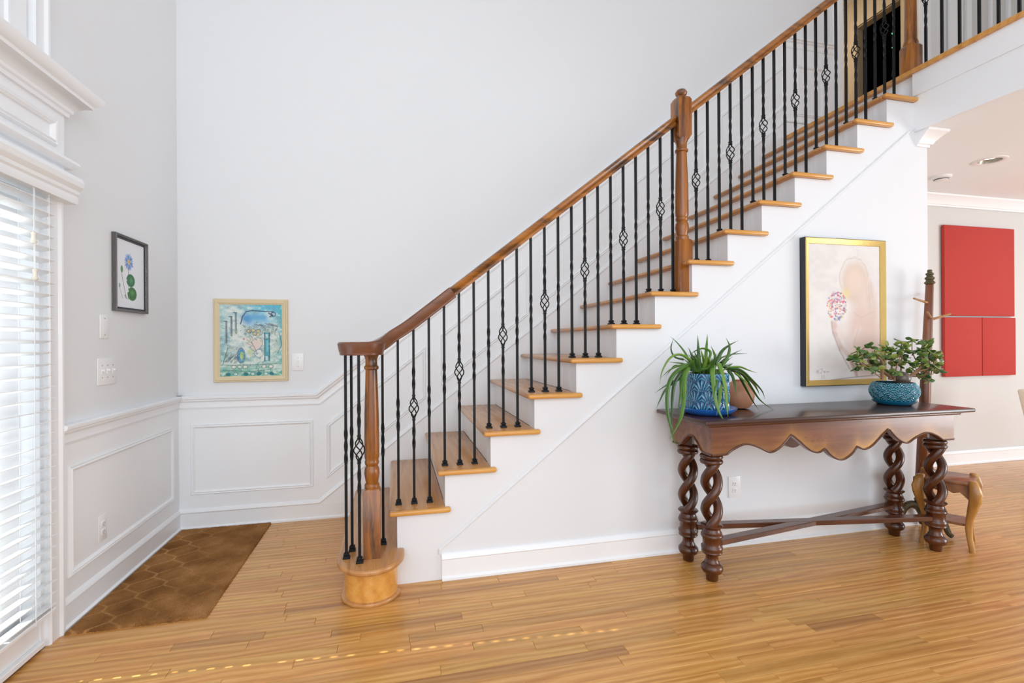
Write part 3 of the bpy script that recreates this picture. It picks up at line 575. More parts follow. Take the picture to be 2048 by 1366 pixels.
MB().lathe([(.02, -.027), (.058, -.027), (.062, -.012), (.056, -.004), (.066, .010), (.062, .022), (.045, .027), (.01, .027)], (C0.x+.012, C0.y-.012, 1.207), 28).build('volute_cap', M['volute'], vo)
MB().sweep([(1.72+i*.057, RY, rail_c(1.72+i*.057)) for i in range(31)], RP).build('handrail', M['rail'], sr)

def sq(cx, cy, z, h, rot=0):
    return [(cx+h*math.sqrt(2)*math.cos(rot+PI/4+i*PI/2), cy+h*math.sqrt(2)*math.sin(rot+PI/4+i*PI/2), z) for i in range(4)]
BW = .0064
def shaft(L, kind):
    """square iron bar from z 0 to L with twisted stretches; kind twist | basket | plain"""
    mb = MB(); c = L*.54; rot = 0
    def run(z0, z1, tw, nn):
        nonlocal rot
        rs = [sq(0, 0, z0+(z1-z0)*i/nn, BW, rot+tw*i/nn) for i in range(nn+1)]; rot += tw; return rs
    if kind == 'twist':
        mb.rings(run(0, c-.09, 0, 1)+run(c-.09, c+.09, PI*1.5, 26)[1:]+run(c+.09, L, 0, 1)[1:])
    elif kind == 'plain': mb.rings(run(0, L, 0, 2))
    else:
        mb.rings(run(0, c-.22, 0, 1)+run(c-.22, c-.095, PI, 18)[1:]+run(c-.095, c-.058, 0, 1)[1:])
        mb.rings(run(c+.058, c+.095, 0, 1)+run(c+.095, c+.22, PI, 18)[1:]+run(c+.22, L, 0, 1)[1:])
    return mb
def basket_mb(c):
    mb = MB()
    for i in range(4):
        P = []
        for j in range(17):
            t = j/16; a = i*PI/2+t*PI*1.15; r = .004+.021*math.sin(PI*t)**.9
            P.append((r*math.cos(a), r*math.sin(a), c-.052+.104*t))
        mb.tube(P, .0031, 6)
    for s_ in (-1, 1):
        for dz in (.052, .064): mb.rings([sq(0, 0, c+s_*dz-.004, .0085), sq(0, 0, c+s_*dz+.004, .0085)])
        mb.rings([sq(0, 0, c+s_*.05, .0055), sq(0, 0, c+s_*.068, .0065)])
    return mb
SHOE = [(.0165, 0), (.0165, .009), (.0105, .013), (.0105, .016), (.0135, .019), (.0135, .023), (.009, .028)]
def shift(mb, d): mb.v = [(p[0]+d[0], p[1]+d[1], p[2]+d[2]) for p in mb.v]; return mb
cache = {}
def baluster(parent, x, y, z, L, kind):
    key = (round(L, 3), kind); po_ = Vector(parent['_org']); loc = Vector((x, y, z))-po_
    if key not in cache:
        s_ = shift(shaft(L, kind), (x, y, z)).build('baluster', M['iron'], parent, origin=(x, y, z), smooth=True, angle=30)
        g = MB(); g.rings([sq(x, y, z+b, a) for a, b in SHOE]); sh = g.build('shoe', M['iron'], s_, bevel=.0012)
        ch = [sh]
        if kind == 'basket': ch.append(shift(basket_mb(L*.54), (x, y, z)).build('basket', M['iron'], s_))
        cache[key] = (s_, ch); return s_
    s0, ch = cache[key]
    s1 = s0.copy(); COL.objects.link(s1); s1.parent = parent; s1.location = loc
    for q in ch:
        c1 = q.copy(); COL.objects.link(c1); c1.parent = s1
    return s1
for k in range(2, 16):
    for i, off in enumerate((.048, .129, .210)):
        if k == 9 and i == 0: continue
        x = n_(k)+off; kd = 'basket' if i == 1 else 'twist'
        baluster(sr, x, RY, k*RISE, rail_bot(n_(2)+off)-2*RISE+.012, kd)
for x, y, kd in ((-.236, 2.484, 'twist'), (-.216, 2.566, 'twist'), (-.17, 2.418, 'basket'), (-.128, 2.588, 'basket'), (-.066, 2.611, 'twist')):
    baluster(sr, x, y, RISE, .995, kd)

def newel(parent, x, y, z0, sqh, z1, zt_, h, top='plain', block=None):
    mb = MB()
    mb.rings([sq(x, y, z0, h), sq(x, y, z0+sqh-.012, h), sq(x, y, z0+sqh, h*.78)])
    b = z0+sqh; r = h
    prof = [(r*.86, b-.004), (r*.9, b+.012), (r*.84, b+.02), (r*.72, b+.024), (r*.80, b+.04), (r*.92, b+.07), (r*.86, b+.095), (r*.70, b+.108), (r*.84, b+.118), (r*.86, b+.128), (r*.78, b+.136),
            (r*.88, b+.15), (r*.90, b+.18), (r*.86, b+(zt_-b)*.55), (r*.70, zt_-.085), (r*.70, zt_-.082), (r*.86, zt_-.076), (r*.88, zt_-.066), (r*.72, zt_-.058), (r*.70, zt_-.03), (r*.86, zt_-.012), (r*.92, zt_)]
    mb.lathe(prof, (x, y, 0), 28)
    if block:
        za, zb_, ztop = block
        mb.rings([sq(x, y, za, h*.72), sq(x, y, za+.025, h), sq(x, y, zb_-.018, h), sq(x, y, zb_, h*.8)])
        mb.lathe([(h*.5, zb_-.002), (h*.5, zb_+.01), (h*.72, zb_+.02), (h*.8, zb_+.034), (h*.62, zb_+.048), (h*.2, ztop), (.002, ztop+.001)], (x, y, 0), 24)
    return mb.build('newel_post', M['newel'], parent, angle=40)
newel(sr, -.115, 2.48, RISE, .335, 0, 1.182, .040)
newel(sr, 1.69, 2.625, 8*RISE, .325, 0, 2.452, .044, block=(2.445, 2.70, 2.755))
# landing newel: chamfered base and tapering round shaft
mb = MB(); x, y = 3.44, 2.60
oc = lambda z, h, c: [(x+a*h, y+b*h, z) for a, b in ((1, -c), (1, c), (c, 1), (-c, 1), (-1, c), (-1, -c), (-c, -1), (c, -1))]
mb.rings([oc(3.04, .05, .72), oc(3.225, .05, .72), oc(3.24, .040, .8)])
mb.lathe([(.040, 3.235), (.044, 3.25), (.036, 3.28), (.030, 3.9)], (x, y, 0), 24)
mb.rings([sq(x, y, 3.88, .044), sq(x, y, 4.1, .044), sq(x, y, 4.12, .03)])
mb.build('newel_post', M['newel'], sr, angle=40)['label'] = 'chamfered newel post standing at the landing corner'

br = thing('landing_railing', (3.45, 1.0, ZU), 'black iron balusters on the upper landing edge at top right', 'railing')
for i, yy in enumerate((2.51, 2.412, 2.31, 2.205, 2.108, 2.01, 1.91, 1.81, 1.71, 1.61, 1.51, 1.41)):
    baluster(br, 3.45, yy, ZU, .90, ('basket', 'plain', 'plain', 'twist', 'plain', 'plain')[i % 6])
MB().sweep([(3.45, 2.58, 3.96), (3.45, 2.0, 3.96), (3.45, 1.3, 3.96)], RP).build('handrail', M['rail'], br)

# ------------------------------------------------------------------ painted surfaces (flat pictures, colours on a fine grid)
class Paint:
    def __init__(s, w, h, nx, seed=1):
        s.w, s.h = w, h; s.nx = nx; s.ny = int(round(nx*h/w)); s.rs = np.random.RandomState(seed)
        s.X, s.Y = np.meshgrid(np.linspace(0, 1, s.nx), np.linspace(0, 1, s.ny)); s.asp = h/w
        s.c = np.ones((s.ny, s.nx, 3))*255.
    def mix(s, a, col):
        a = np.clip(a, 0, 1)[..., None]; s.c = s.c*(1-a)+np.array(col, float)*a
    def noise(s, fx, fy, seed=0):
        r = np.random.RandomState(seed); g = r.rand(fy+2, fx+2)
        x = s.X*fx; y = s.Y*fy; i = x.astype(int); j = y.astype(int); u = x-i; v = y-j; u = u*u*(3-2*u); v = v*v*(3-2*v)
        return (g[j, i]*(1-u)+g[j, i+1]*u)*(1-v)+(g[j+1, i]*(1-u)+g[j+1, i+1]*u)*v
    def ell(s, cx, cy, rx, ry, col, a=1., soft=.12, line=None, lw=.12, ang=0):
        dx = s.X-cx; dy = (s.Y-cy)*s.asp; ca, sa = math.cos(ang), math.sin(ang)
        x = dx*ca+dy*sa; y = -dx*sa+dy*ca; d = np.sqrt((x/rx)**2+(y/(ry*s.asp))**2)
        s.mix(a*np.clip((1-d)/soft, 0, 1), col)
        if line is not None: s.mix(.8*np.clip(1-np.abs(d-1)/lw, 0, 1), line)
    def line(s, pts, wd, col, a=1.):
        for (x0, y0), (x1, y1) in zip(pts[:-1], pts[1:]):
            y0_, y1_ = y0*s.asp, y1*s.asp; px, py = x1-x0, y1_-y0_; q = px*px+py*py+1e-9
            t = np.clip(((s.X-x0)*px+(s.Y*s.asp-y0_)*py)/q, 0, 1)
            d = np.hypot(s.X-x0-t*px, s.Y*s.asp-y0_-t*py); s.mix(a*np.clip(1.5-d/wd, 0, 1), col)
    def rect(s, x0, x1, y0, y1, col, a=1., soft=.01):
        m = np.clip((s.X-x0)/soft+.5, 0, 1)*np.clip((x1-s.X)/soft+.5, 0, 1)*np.clip((s.Y-y0)/soft+.5, 0, 1)*np.clip((y1-s.Y)/soft+.5, 0, 1)
        s.mix(a*m, col)
    def build(s, name, m, parent, o, du, dv):
        o, du, dv = Vector(o), Vector(du), Vector(dv); mb = MB()
        mb.v = [tuple(o+du*(i/(s.nx-1))+dv*(j/(s.ny-1))) for j in range(s.ny) for i in range(s.nx)]
        mb.f = [(j*s.nx+i, (j+1)*s.nx+i, (j+1)*s.nx+i+1, j*s.nx+i+1) for j in range(s.ny-1) for i in range(s.nx-1)]
        c = np.clip(s.c, 0, 255)/255; lin = np.where(c <= .04045, c/12.92, ((c+.055)/1.055)**2.4)
        col = np.concatenate([lin, np.ones((s.ny, s.nx, 1))], 2).reshape(-1, 4)
        return mb.build(name, m, parent, smooth=False, attrs={'paint': col})

# blue painting
p = Paint(.39, .49, 170, 3)
N = p.noise(9, 22, 1)*.5+p.noise(22, 40, 2)*.3+p.noise(60, 90, 3)*.2
p.c[:] = (200, 214, 212)
p.mix(np.clip(1.1-p.Y*3.2, 0, 1)*np.clip(p.X*1.6-.2, 0, 1), (96, 188, 214))
p.mix(np.clip(1-p.X*5, 0, 1)*.5, (130, 196, 208)); p.mix(np.clip(p.X*8-7, 0, 1)*.7, (70, 170, 178))
p.mix(np.clip(p.Y*2.2-1.25, 0, 1)*.75, (120, 184, 160)); p.mix(np.clip(p.Y*7-6.1, 0, 1)*.8, (78, 164, 142))
p.mix(np.clip((N-.48)*4, 0, .75), (228, 231, 224)); p.mix(np.clip((.40-N)*3, 0, .45), (126, 150, 158))
p.ell(.6, .24, .27, .16, (150, 196, 220), .7, .5); p.ell(.42, .20, .10, .11, (60, 120, 190), .6, .8, ang=-.5)
p.rect(.4, .74, .14, .22, (86, 160, 210), .6, .06)
p.line([(.33, .27), (.36, .17), (.42, .10), (.52, .085), (.7, .095), (.85, .10)], .008, (48, 66, 96), .8)
p.ell(.855, .135, .035, .03, (170, 190, 200), .6, .3, (40, 50, 66), .35); p.line([(.78, .12), (.84, .15), (.80, .17)], .012, (60, 70, 90), .7)
for x, y0, y1 in ((.105, .235, .53), (.185, .17, .43), (.255, .115, .40)):
    for k in range(22): 
        yy = y0+(y1-y0)*k/21; p.line([(x-.012, yy), (x+.012, yy+.006)], .006, (60, 84, 100), .55)
    p.line([(x, y0), (x+.006, y1)], .004, (60, 84, 100), .6); p.line([(x-.04, y0), (x+.012, y0)], .006, (46, 56, 70), .8)
for k in range(30):
    x = .52+.44*p.rs.rand(); y = .26+.06*p.rs.rand(); p.line([(x, y), (x+.12*p.rs.rand(), y+.012)], .006, (84, 94, 110), .5)
p.rect(.34, .95, .30, .42, (178, 200, 196), .45, .05)
for k in range(26):
    x, y = .36+.56*p.rs.rand(), .30+.12*p.rs.rand(); p.ell(x, y, .014, .014, (196, 208, 196), .6, .4, (80, 100, 112), .4)
for x, y in ((.46, .37), (.53, .36), (.61, .37), (.60, .42), (.55, .41)): p.ell(x, y, .035, .022, (206, 196, 148), .9, .3, (96, 104, 100), .3)
for k in range(60):
    x, y = p.rs.rand()*.95, .25+.6*p.rs.rand(); a = p.rs.rand()*3; l = .05*p.rs.rand(); p.line([(x, y), (x+l*math.cos(a), y+l*math.sin(a))], .003, (88, 108, 118), .4)
p.ell(.58, .555, .085, .10, (222, 206, 196), .95, .3, (120, 120, 120), .1, ang=.5)
for q in ((.50, .45, .52, .52), (.47, .47, .50, .54), (.43, .50, .52, .56), (.41, .54, .52, .59)): p.line([(q[0], q[1]), (q[2], q[3])], .018, (218, 208, 198), .9); p.line([(q[0], q[1]-.012), (q[2], q[3]-.012)], .004, (100, 110, 116), .6)
p.ell(.62, .68, .07, .055, (224, 228, 226), .95, .25, (110, 120, 130), .12, ang=-.6)
p.line([(.50, .52), (.60, .69)], .005, (90, 90, 96), .7); p.ell(.38, .48, .015, .015, (210, 96, 90), .7)
p.rect(.71, .79, .39, .79, (74, 156, 172), .9); p.rect(.725, .765, .41, .47, (216, 224, 220), .9); p.rect(.725, .765, .72, .78, (216, 224, 220), .9); p.rect(.74, .765, .50, .67, (150, 204, 212), .8, .02)
p.line([(.71, .39), (.71, .79)], .006, (40, 80, 96), .8); p.line([(.79, .39), (.79, .79)], .006, (40, 80, 96), .8); p.line([(.69, .48), (.80, .48)], .006, (96, 110, 100), .7)
p.ell(.335, .71, .062, .10, (70, 140, 190), .95, .2, (50, 70, 110), .12); p.ell(.345, .71, .035, .065, (178, 206, 120), .95, .3)
p.ell(.48, .66, .06, .06, (196, 204, 140), .6, .6)
p.line([(.05, .83), (.13, .60)], .006, (60, 78, 88), .7); p.line([(.95, .40), (.99, .56), (.92, .68)], .006, (60, 78, 88), .7); p.rect(.86, .96, .48, .66, (168, 192, 176), .5, .04)
for k in range(50):
    x, y = .08+.2*p.rs.rand(), .70+.12*p.rs.rand(); p.line([(x, y), (x+.03, y-.03)], .004, (80, 88, 100), .5)
p.line([(.02, .84), (.6, .84), (.97, .82)], .007, (92, 120, 120), .6); p.line([(.05, .91), (.5, .93), (.9, .90)], .006, (70, 120, 104), .6)
for x in (.22, .31, .40, .70, .81): p.ell(x, .865, .038, .024, (226, 226, 210), .95, .3, (70, 96, 96), .2)
for k, x in enumerate((.13, .25, .41, .52, .62, .73, .82)): p.ell(x, .965, .035, .022, ((40, 120, 134), (206, 220, 212))[k % 2], .9, .3, (36, 80, 84), .2)
for k in range(130):
    x, y = .03+.92*p.rs.rand(), .2+.75*p.rs.rand(); a = 3*p.rs.rand(); l = .03+.05*p.rs.rand()
    p.line([(x, y), (x+l*math.cos(a), y+l*math.sin(a)*.8)], .003+.003*p.rs.rand(), ((70, 92, 104), (96, 120, 124), (60, 120, 140), (226, 228, 218), (214, 206, 160))[k % 5], .5)
for k in range(40):
    x, y = .05+.85*p.rs.rand(), .3+.6*p.rs.rand(); p.ell(x, y, .02+.03*p.rs.rand(), .01+.015*p.rs.rand(), ((220, 224, 216), (150, 190, 180), (196, 204, 170))[k % 3], .45, .7)
t = thing('framed_painting', (-.953, YB, 1.25), 'blue green abstract painting in a cream ornate frame on the back wall', 'painting')
FR = [(0, 0), (0, .016), (-.004, .022), (-.010, .020), (-.014, .028), (-.022, .026), (-.030, .018), (-.038, .014), (-.038, 0)]
MB().mould([(-1.184, .973), (-.723, .973), (-.723, 1.534), (-1.184, 1.534)], [(-o, q) for o, q in FR], fnB, True).build('frame', M['cream'], t, attrs=None)
mb = MB()
for k in range(38):
    f_ = (k+.5)/38
    for z in (.977, 1.530): mb.lathe([(.0005, -.004), (.0055, -.002), (.0055, .002), (.0005, .004)], (-1.184+.461*f_, YB-.017, z), 6)
for k in range(46):
    f_ = (k+.5)/46
    for xx in (-1.180, -.727): mb.lathe([(.0005, -.004), (.0055, -.002), (.0055, .002), (.0005, .004)], (xx, YB-.017, .973+.561*f_), 6)
bo = mb.build('bead_edge', M['cream'], t); bo['kind'] = 'stuff'
p.build('canvas', M['paint'], t, (-1.148, YB-.012, 1.498), (.39, 0, 0), (0, 0, -.49))

# botanical print on the left wall (u runs from the door towards the corner)
p = Paint(.29, .365, 150, 5); p.c[:] = (228, 230, 234)
cx, cy = .44, .31
for k in range(18):
    a = k*2*PI/18+.1; l = .125+.03*p.rs.rand()
    p.ell(cx+l*.62*math.cos(a), cy+l*.62*math.sin(a)/p.asp, l*.60, .020, ((116, 146, 206), (92, 126, 196), (150, 176, 220))[k % 3], .9, .4, ang=a)
p.ell(cx, cy, .06, .05, (226, 196, 130), .95, .5); p.ell(cx+.01, cy, .028, .024, (206, 160, 84), .9, .5)
p.line([(.43, .40), (.42, .52)], .007, (96, 106, 92)); p.line([(.43, .66), (.40, .86)], .006, (120, 150, 120))
p.ell(.50, .58, .155, .10, (64, 118, 84), 1, .1); p.ell(.52, .58, .09, .06, (104, 166, 112), .7, .8); p.ell(.33, .585, .06, .018, (228, 230, 234), 1, .3)
p.ell(.55, .775, .17, .105, (66, 116, 70), 1, .1); p.ell(.56, .76, .11, .06, (108, 168, 96), .7, .8); p.ell(.39, .745, .06, .02, (228, 230, 234), 1, .3, ang=-.3); p.line([(.42, .85), (.62, .85)], .008, (86, 130, 60), .6)
p.ell(.20, .44, .045, .058, (96, 142, 96), 1, .25); p.line([(.19, .50), (.34, .84)], .007, (130, 122, 110)); p.line([(.31, .81), (.35, .85)], .012, (110, 110, 104))
p.ell(.13, .68, .028, .04, (120, 150, 116), .9, .3); p.line([(.13, .72), (.23, .86)], .005, (150, 150, 130))
t = thing('framed_print', (XL, 3.043, 1.6), 'botanical print of a blue water lily in a dark pewter frame', 'picture')
FP = [(0, 0), (0, .020), (.004, .024), (.008, .020), (.012, .018), (.014, .010), (.018, .010), (.018, 0)]
MB().mould([(2.878, 1.404), (3.207, 1.404), (3.207, 1.806), (2.878, 1.806)], FP, fnL, True).build('frame', M['pewter'], t)
MB().mould([(2.896, 1.422), (3.189, 1.422), (3.189, 1.788), (2.896, 1.788)], [(0, 0), (0, .013), (.005, .013), (.005, 0)], fnL, True).build('inner_frame', M['blackframe'], t)
p.build('print', M['print'], t, (XL+.009, 2.897, 1.787), (0, .291, 0), (0, 0, -.364))

# woman with bouquet
p = Paint(.55, .86, 180, 7); p.c[:] = (226, 221, 218)
N = p.noise(6, 10, 5)*.6+p.noise(16, 30, 6)*.4
p.mix(np.clip((N-.5)*2, 0, .35), (234, 230, 226)); p.mix(np.clip((.45-N)*2, 0, .3), (212, 206, 206))
p.ell(.76, .68, .29, .38, (216, 188, 176), .9, .5); p.ell(.88, .80, .22, .34, (212, 184, 172), .7, .7); p.ell(.52, .70, .10, .22, (222, 202, 194), .5, .8, ang=-.4)
p.ell(.65, .28, .235, .185, (214, 192, 176), .85, .35); p.ell(.64, .26, .16, .13, (226, 206, 192), .8, .6); p.ell(.84, .46, .17, .22, (212, 188, 176), .7, .6)
p.ell(.52, .36, .09, .05, (228, 208, 150), .7, .8); p.ell(.80, .40, .16, .18, (222, 204, 194), .7, .7)
for k in range(26):
    a = 2.6+k*.14; rr = .19+.02*p.rs.rand(); p.line([(.63+rr*math.cos(a), .25+rr*.8*math.sin(a)), (.63+rr*math.cos(a+.25), .25+rr*.8*math.sin(a+.25))], .004, (196, 180, 166), .45)
for k in range(14):
    x = .78+.14*p.rs.rand(); y = .2+.2*p.rs.rand(); p.line([(x, y), (x+.02, y+.12)], .004, (200, 184, 172), .4)
p.line([(.62, .50), (.72, .54), (.93, .49)], .005, (186, 176, 164), .4)
p.line([(.33, .58), (.36, .66), (.44, .76), (.56, .83), (.64, .93)], .03, (200, 172, 162), .55); p.line([(.36, .60), (.46, .68), (.58, .73), (.70, .62)], .035, (224, 204, 196), .6)
p.line([(.31, .57), (.33, .65), (.42, .78), (.56, .92)], .010, (168, 142, 138), .45); p.line([(.58, .86), (.64, .93), (.66, .97)], .02, (150, 116, 106), .45)
p.line([(.70, .60), (.62, .74)], .010, (198, 176, 166), .4); p.ell(.35, .60, .05, .04, (206, 180, 172), .6, .6)
pal = [(206, 66, 76), (224, 120, 124), (236, 176, 176), (120, 140, 196), (70, 92, 170), (236, 214, 160), (220, 150, 170), (240, 220, 216), (190, 84, 110), (140, 170, 130)]
for k in range(260):
    a = 2*PI*p.rs.rand(); r = math.sqrt(p.rs.rand()); x, y = .385+.135*r*math.cos(a), .455+.112*r*math.sin(a)
    p.ell(x, y, .010+.008*p.rs.rand(), .006+.005*p.rs.rand(), pal[p.rs.randint(len(pal))], .7, .8)
p.line([(.29, .43), (.28, .50), (.30, .56)], .010, (232, 222, 160), .4)
k_ = (96, 92, 92)
for q in ([(.10, .925), (.105, .945)], [(.105, .945), (.125, .925), (.125, .95)], [(.15, .918), (.18, .918), (.165, .948), (.15, .945)], [(.19, .935), (.21, .945), (.21, .932), (.225, .944)], [(.235, .934), (.25, .944), (.262, .934), (.275, .94)], [(.175, .965), (.175, .985)], [(.20, .963), (.203, .985)]): p.line(q, .0035, k_, .38)
p.line([(.3, 1.0), (.6, .985), (1, .97)], .006, (120, 104, 100), .5)
t = thing('framed_painting', (2.785, YS, 1.41), 'pale painting of a woman with a bouquet in a gold frame above the console table', 'painting')
FG = [(0, .044), (.004, .048), (.034, .034), (.036, .030), (.036, .02), (.0, .02)]
MB().mould([(2.472, .947), (3.098, .947), (3.098, 1.873), (2.472, 1.873)], FG, fnS, True).build('frame', M['gold'], t)
MB().mould([(2.470, .945), (3.100, .945), (3.100, 1.875), (2.470, 1.875)], [(0, 0), (0, .043), (.006, .043), (.006, 0)], fnS, True).build('frame_side', M['blackframe'], t)['label'] = 'black outer side of the gold frame'
p.build('canvas', M['paint'], t, (2.507, YS-.030, 1.839), (.556, 0, 0), (0, 0, -.858))

# red canvases
for (a, b, c, d), lb in (((5.183, 6.11, 1.462, 2.346), 'large upper plain red canvas on the wall of the room beyond'), ((5.183, 5.664, .868, 1.447), 'lower plain red canvas nearest the coat stand'), ((5.672, 6.122, .868, 1.447), 'lower plain red canvas nearest the white chair')):
    t = thing('red_canvas', ((a+b)/2, YB-.004, c), lb, 'canvas', 'plain red canvases on the far wall')
    MB().box(a, b, YB-.038, YB-.008, c, d).build('canvas', M['red'], t, bevel=.004, seg=2)
    MB().box(a+.02, b-.02, YB-.010, YB-.0041, c+.02, d-.02).build('stretcher', M['peg'], t, smooth=False)

# ------------------------------------------------------------------ switches and outlets
def plate(name, fn, u0, u1, v0, v1, label, cat, parts):
    um, vm = (u0+u1)/2, (v0+v1)/2
    t = thing(name, fn(um, vm, 0), label, cat)
    def bx(a, b, c, d, p0, p1):
        q = [fn(x, y, z) for z in (p0, p1) for x, y in ((a, c), (b, c), (b, d), (a, d))]
        return MB().add(q, [(0, 3, 2, 1), (4, 5, 6, 7), (0, 1, 5, 4), (1, 2, 6, 5), (2, 3, 7, 6), (3, 0, 4, 7)])
    pl = bx(u0, u1, v0, v1, 0, .006).build('cover_plate', M['plastic'], t, bevel=.0025, seg=2)
    for kind, u, v in parts:
        if kind == 'toggle':
            bx(u-.006, u+.006, v-.013, v+.013, .005, .0075).build('bezel', M['plastic'], t, bevel=.001)
            bx(u-.004, u+.004, v+.001, v+.011, .006, .017).build('toggle', M['plastic'], t, bevel=.002)
        if kind in ('toggle', 'screw'):
            for s_ in ((.03, -.03) if kind == 'toggle' else (.041, -.041)): bx(u-.0025, u+.0025, v+s_-.0025, v+s_+.0025, .005, .0068).build('screw', M['steel'], t)
        if kind == 'socket':
            so = bx(u-.017, u+.017, v-.014, v+.014, .005, .0085).build('socket', M['plastic'], t, bevel=.004, seg=2)
            for du in (-.0065, .0065): bx(u+du-.0012, u+du+.0012, v-.002, v+.007, .0082, .0087).build('slot', M['slot'], so, smooth=False)
            bx(u-.002, u+.002, v-.010, v-.006, .0082, .0087).build('ground_hole', M['slot'], so, smooth=False)
plate('blank_cover_plate', fnL, 2.769, 2.844, 1.262, 1.378, 'white blank cover plate just below the lily print', 'wall plate', [('screw', 2.806, 1.32)])
plate('light_switch', fnL, 2.747, 2.909, 1.033, 1.165, 'wide white plate with three toggle switches on the left wall', 'switch', [('toggle', 2.747+.0345+.0465*i, 1.099) for i in range(3)])
plate('light_switch', fnB, -.699, -.622, 1.041, 1.161, 'white single toggle switch beside the blue green painting', 'switch', [('toggle', -.66, 1.101)])
plate('wall_outlet', fnL, 2.748, 2.817, .275, .40, 'white outlet on the left wall panel above the rug', 'outlet', [('socket', 2.7825, .357), ('socket', 2.7825, .318)])
plate('wall_outlet', fnS, 1.944, 2.026, .287, .415, 'white outlet on the stair wall under the console table', 'outlet', [('socket', 1.985, .371), ('socket', 1.985, .331)])

# ------------------------------------------------------------------ ceiling fixtures
t = thing('recessed_light', (4.53, 2.83, ZC), 'lit round recessed ceiling light in the low ceiling', 'light')
MB().lathe([(.106, 0), (.106, -.005), (.090, -.008), (.076, -.006), (.071, 0)], (LX, LY, ZC), 40, cap=False).build('trim_ring', M['plastic'], t)
MB().lathe([(.0725, -.004), (.068, .012), (.062, .026), (.060, .028)], (LX, LY, ZC), 40, cap=False).build('reflector', M['steel'], t)
MB().lathe([(.062, .026), (.03, .020), (.001, .018)], (LX, LY, ZC), 32, cap=False).build('lens', M['lamp'], t)
t = thing('smoke_detector', (4.56, 3.20, ZC), 'round white smoke detector on the low ceiling', 'detector')
MB().lathe([(.07, 0), (.07, -.012), (.062, -.02), (.05, -.022), (.048, -.034), (.03, -.042), (.001, -.043)], (4.56, 3.20, ZC), 32).build('body', M['plastic'], t)
MB().lathe([(.0505, -.024), (.0505, -.031)], (4.56, 3.20, ZC), 32, cap=False).build('vent_slot', M['slot'], t)

# invented glowing string imitating green reflections in the dark upstairs doorway
t = thing('string_lights', (5.44, 4.31, 5.0), 'string of tiny green lights hanging in the dark upstairs doorway', 'lights')
P = bez([(5.46, 4.33, 5.02), (5.46, 4.31, 4.8), (5.46, 4.33, 4.6), (5.46, 4.31, 4.4), (5.46, 4.34, 4.2)], 20)
MB().tube(P, .003, 5).build('wire', M['cable'], t)
for i in (4, 8, 12, 14, 17): MB().lathe([(.001, -.014), (.008, -.006), (.008, .006), (.001, .012)], tuple(P[i]), 8).build('bulb', M['led'], t)

# ------------------------------------------------------------------ rug
x0, x1, y0, y1 = -1.374, -.83, 2.45, 3.622
nx, ny = 130, 280; rr = np.random.RandomState(2); mb = MB(); ln = []
def hexline(x, y):
    """distance to the edges of an elongated hexagon trellis"""
    a, b = .17, .21
    v = (y/b) % 1; tri = abs(v*2-1)                       # 0..1..0
    q = min(1, max(0, (tri-.2)/.6))*.5                    # flat, slanted, flat
    d = []
    for s_ in (1, -1):
        d.append(abs(((x/a+s_*q+.25) % 1)-.5)*a)
    return min(d)/.16
for j in range(ny+1):
    for i in range(nx+1):
        e = min(i, nx-i, j, ny-j); x = x0+(x1-x0)*i/nx; y = y0+(y1-y0)*j/ny
        if e == 0: x += rr.uniform(-.003, .003); y += rr.uniform(-.003, .003)
        l = max(0, 1-hexline(x+.006*math.sin(y*9), y)/.07); fade = .25+.75*min(1, max(0, (.55-(i/nx))*2.4+.2))
        fade *= .45+.55*abs(math.sin(y*3.1+x*4)); ln.append(l*fade)
        mb.v.append((x, y, (0 if e == 0 else .009+rr.uniform(-.0008, .0008)-l*.0015) if e < 2 else .012+rr.uniform(-.001, .001)-l*.002))
mb.f = [(j*(nx+1)+i, j*(nx+1)+i+1, (j+1)*(nx+1)+i+1, (j+1)*(nx+1)+i) for j in range(ny) for i in range(nx)]
o = mb.build('area_rug', M['rug'], None, attrs={'line': ln}); tag(o, 'brown pile rug with faint trellis pattern in the left corner', 'rug')

# ------------------------------------------------------------------ console table
tb = thing('console_table', (2.33, 2.32, 0), 'dark carved console table with barley twist legs and scalloped apron', 'table')
TT = .843
MB().box(1.455, 3.19, 2.065, 2.528, TT-.022, TT).build('tabletop', M['tabletop'], tb, bevel=.007, seg=3)
MB().box(1.50, 3.145, 2.105, 2.505, TT-.040, TT-.021).build('edge_moulding', M['table_bar'], tb, bevel=.008, seg=3)
half = [(0, .655), (.085, .656)]
def seg_curve(pts, n): return [(q.x, q.y) for q in bez([Vector((a, b, 0)) for a, b in pts], n)][1:]
half += seg_curve([(.085, .656), (.13, .682), (.20, .703), (.28, .680), (.345, .652), (.41, .678), (.475, .737)], 26)
half += seg_curve([(.475, .737), (.525, .70), (.59, .650), (.645, .634), (.69, .653)], 18)
half += seg_curve([(.69, .653), (.72, .618), (.765, .592), (.795, .586)], 10)
full = half+[(1.59-a, b) for a, b in half[:-1]][::-1]
xs = np.linspace(0, 1.59, 330); zs = np.interp(xs, [q[0] for q in full], [q[1] for q in full])
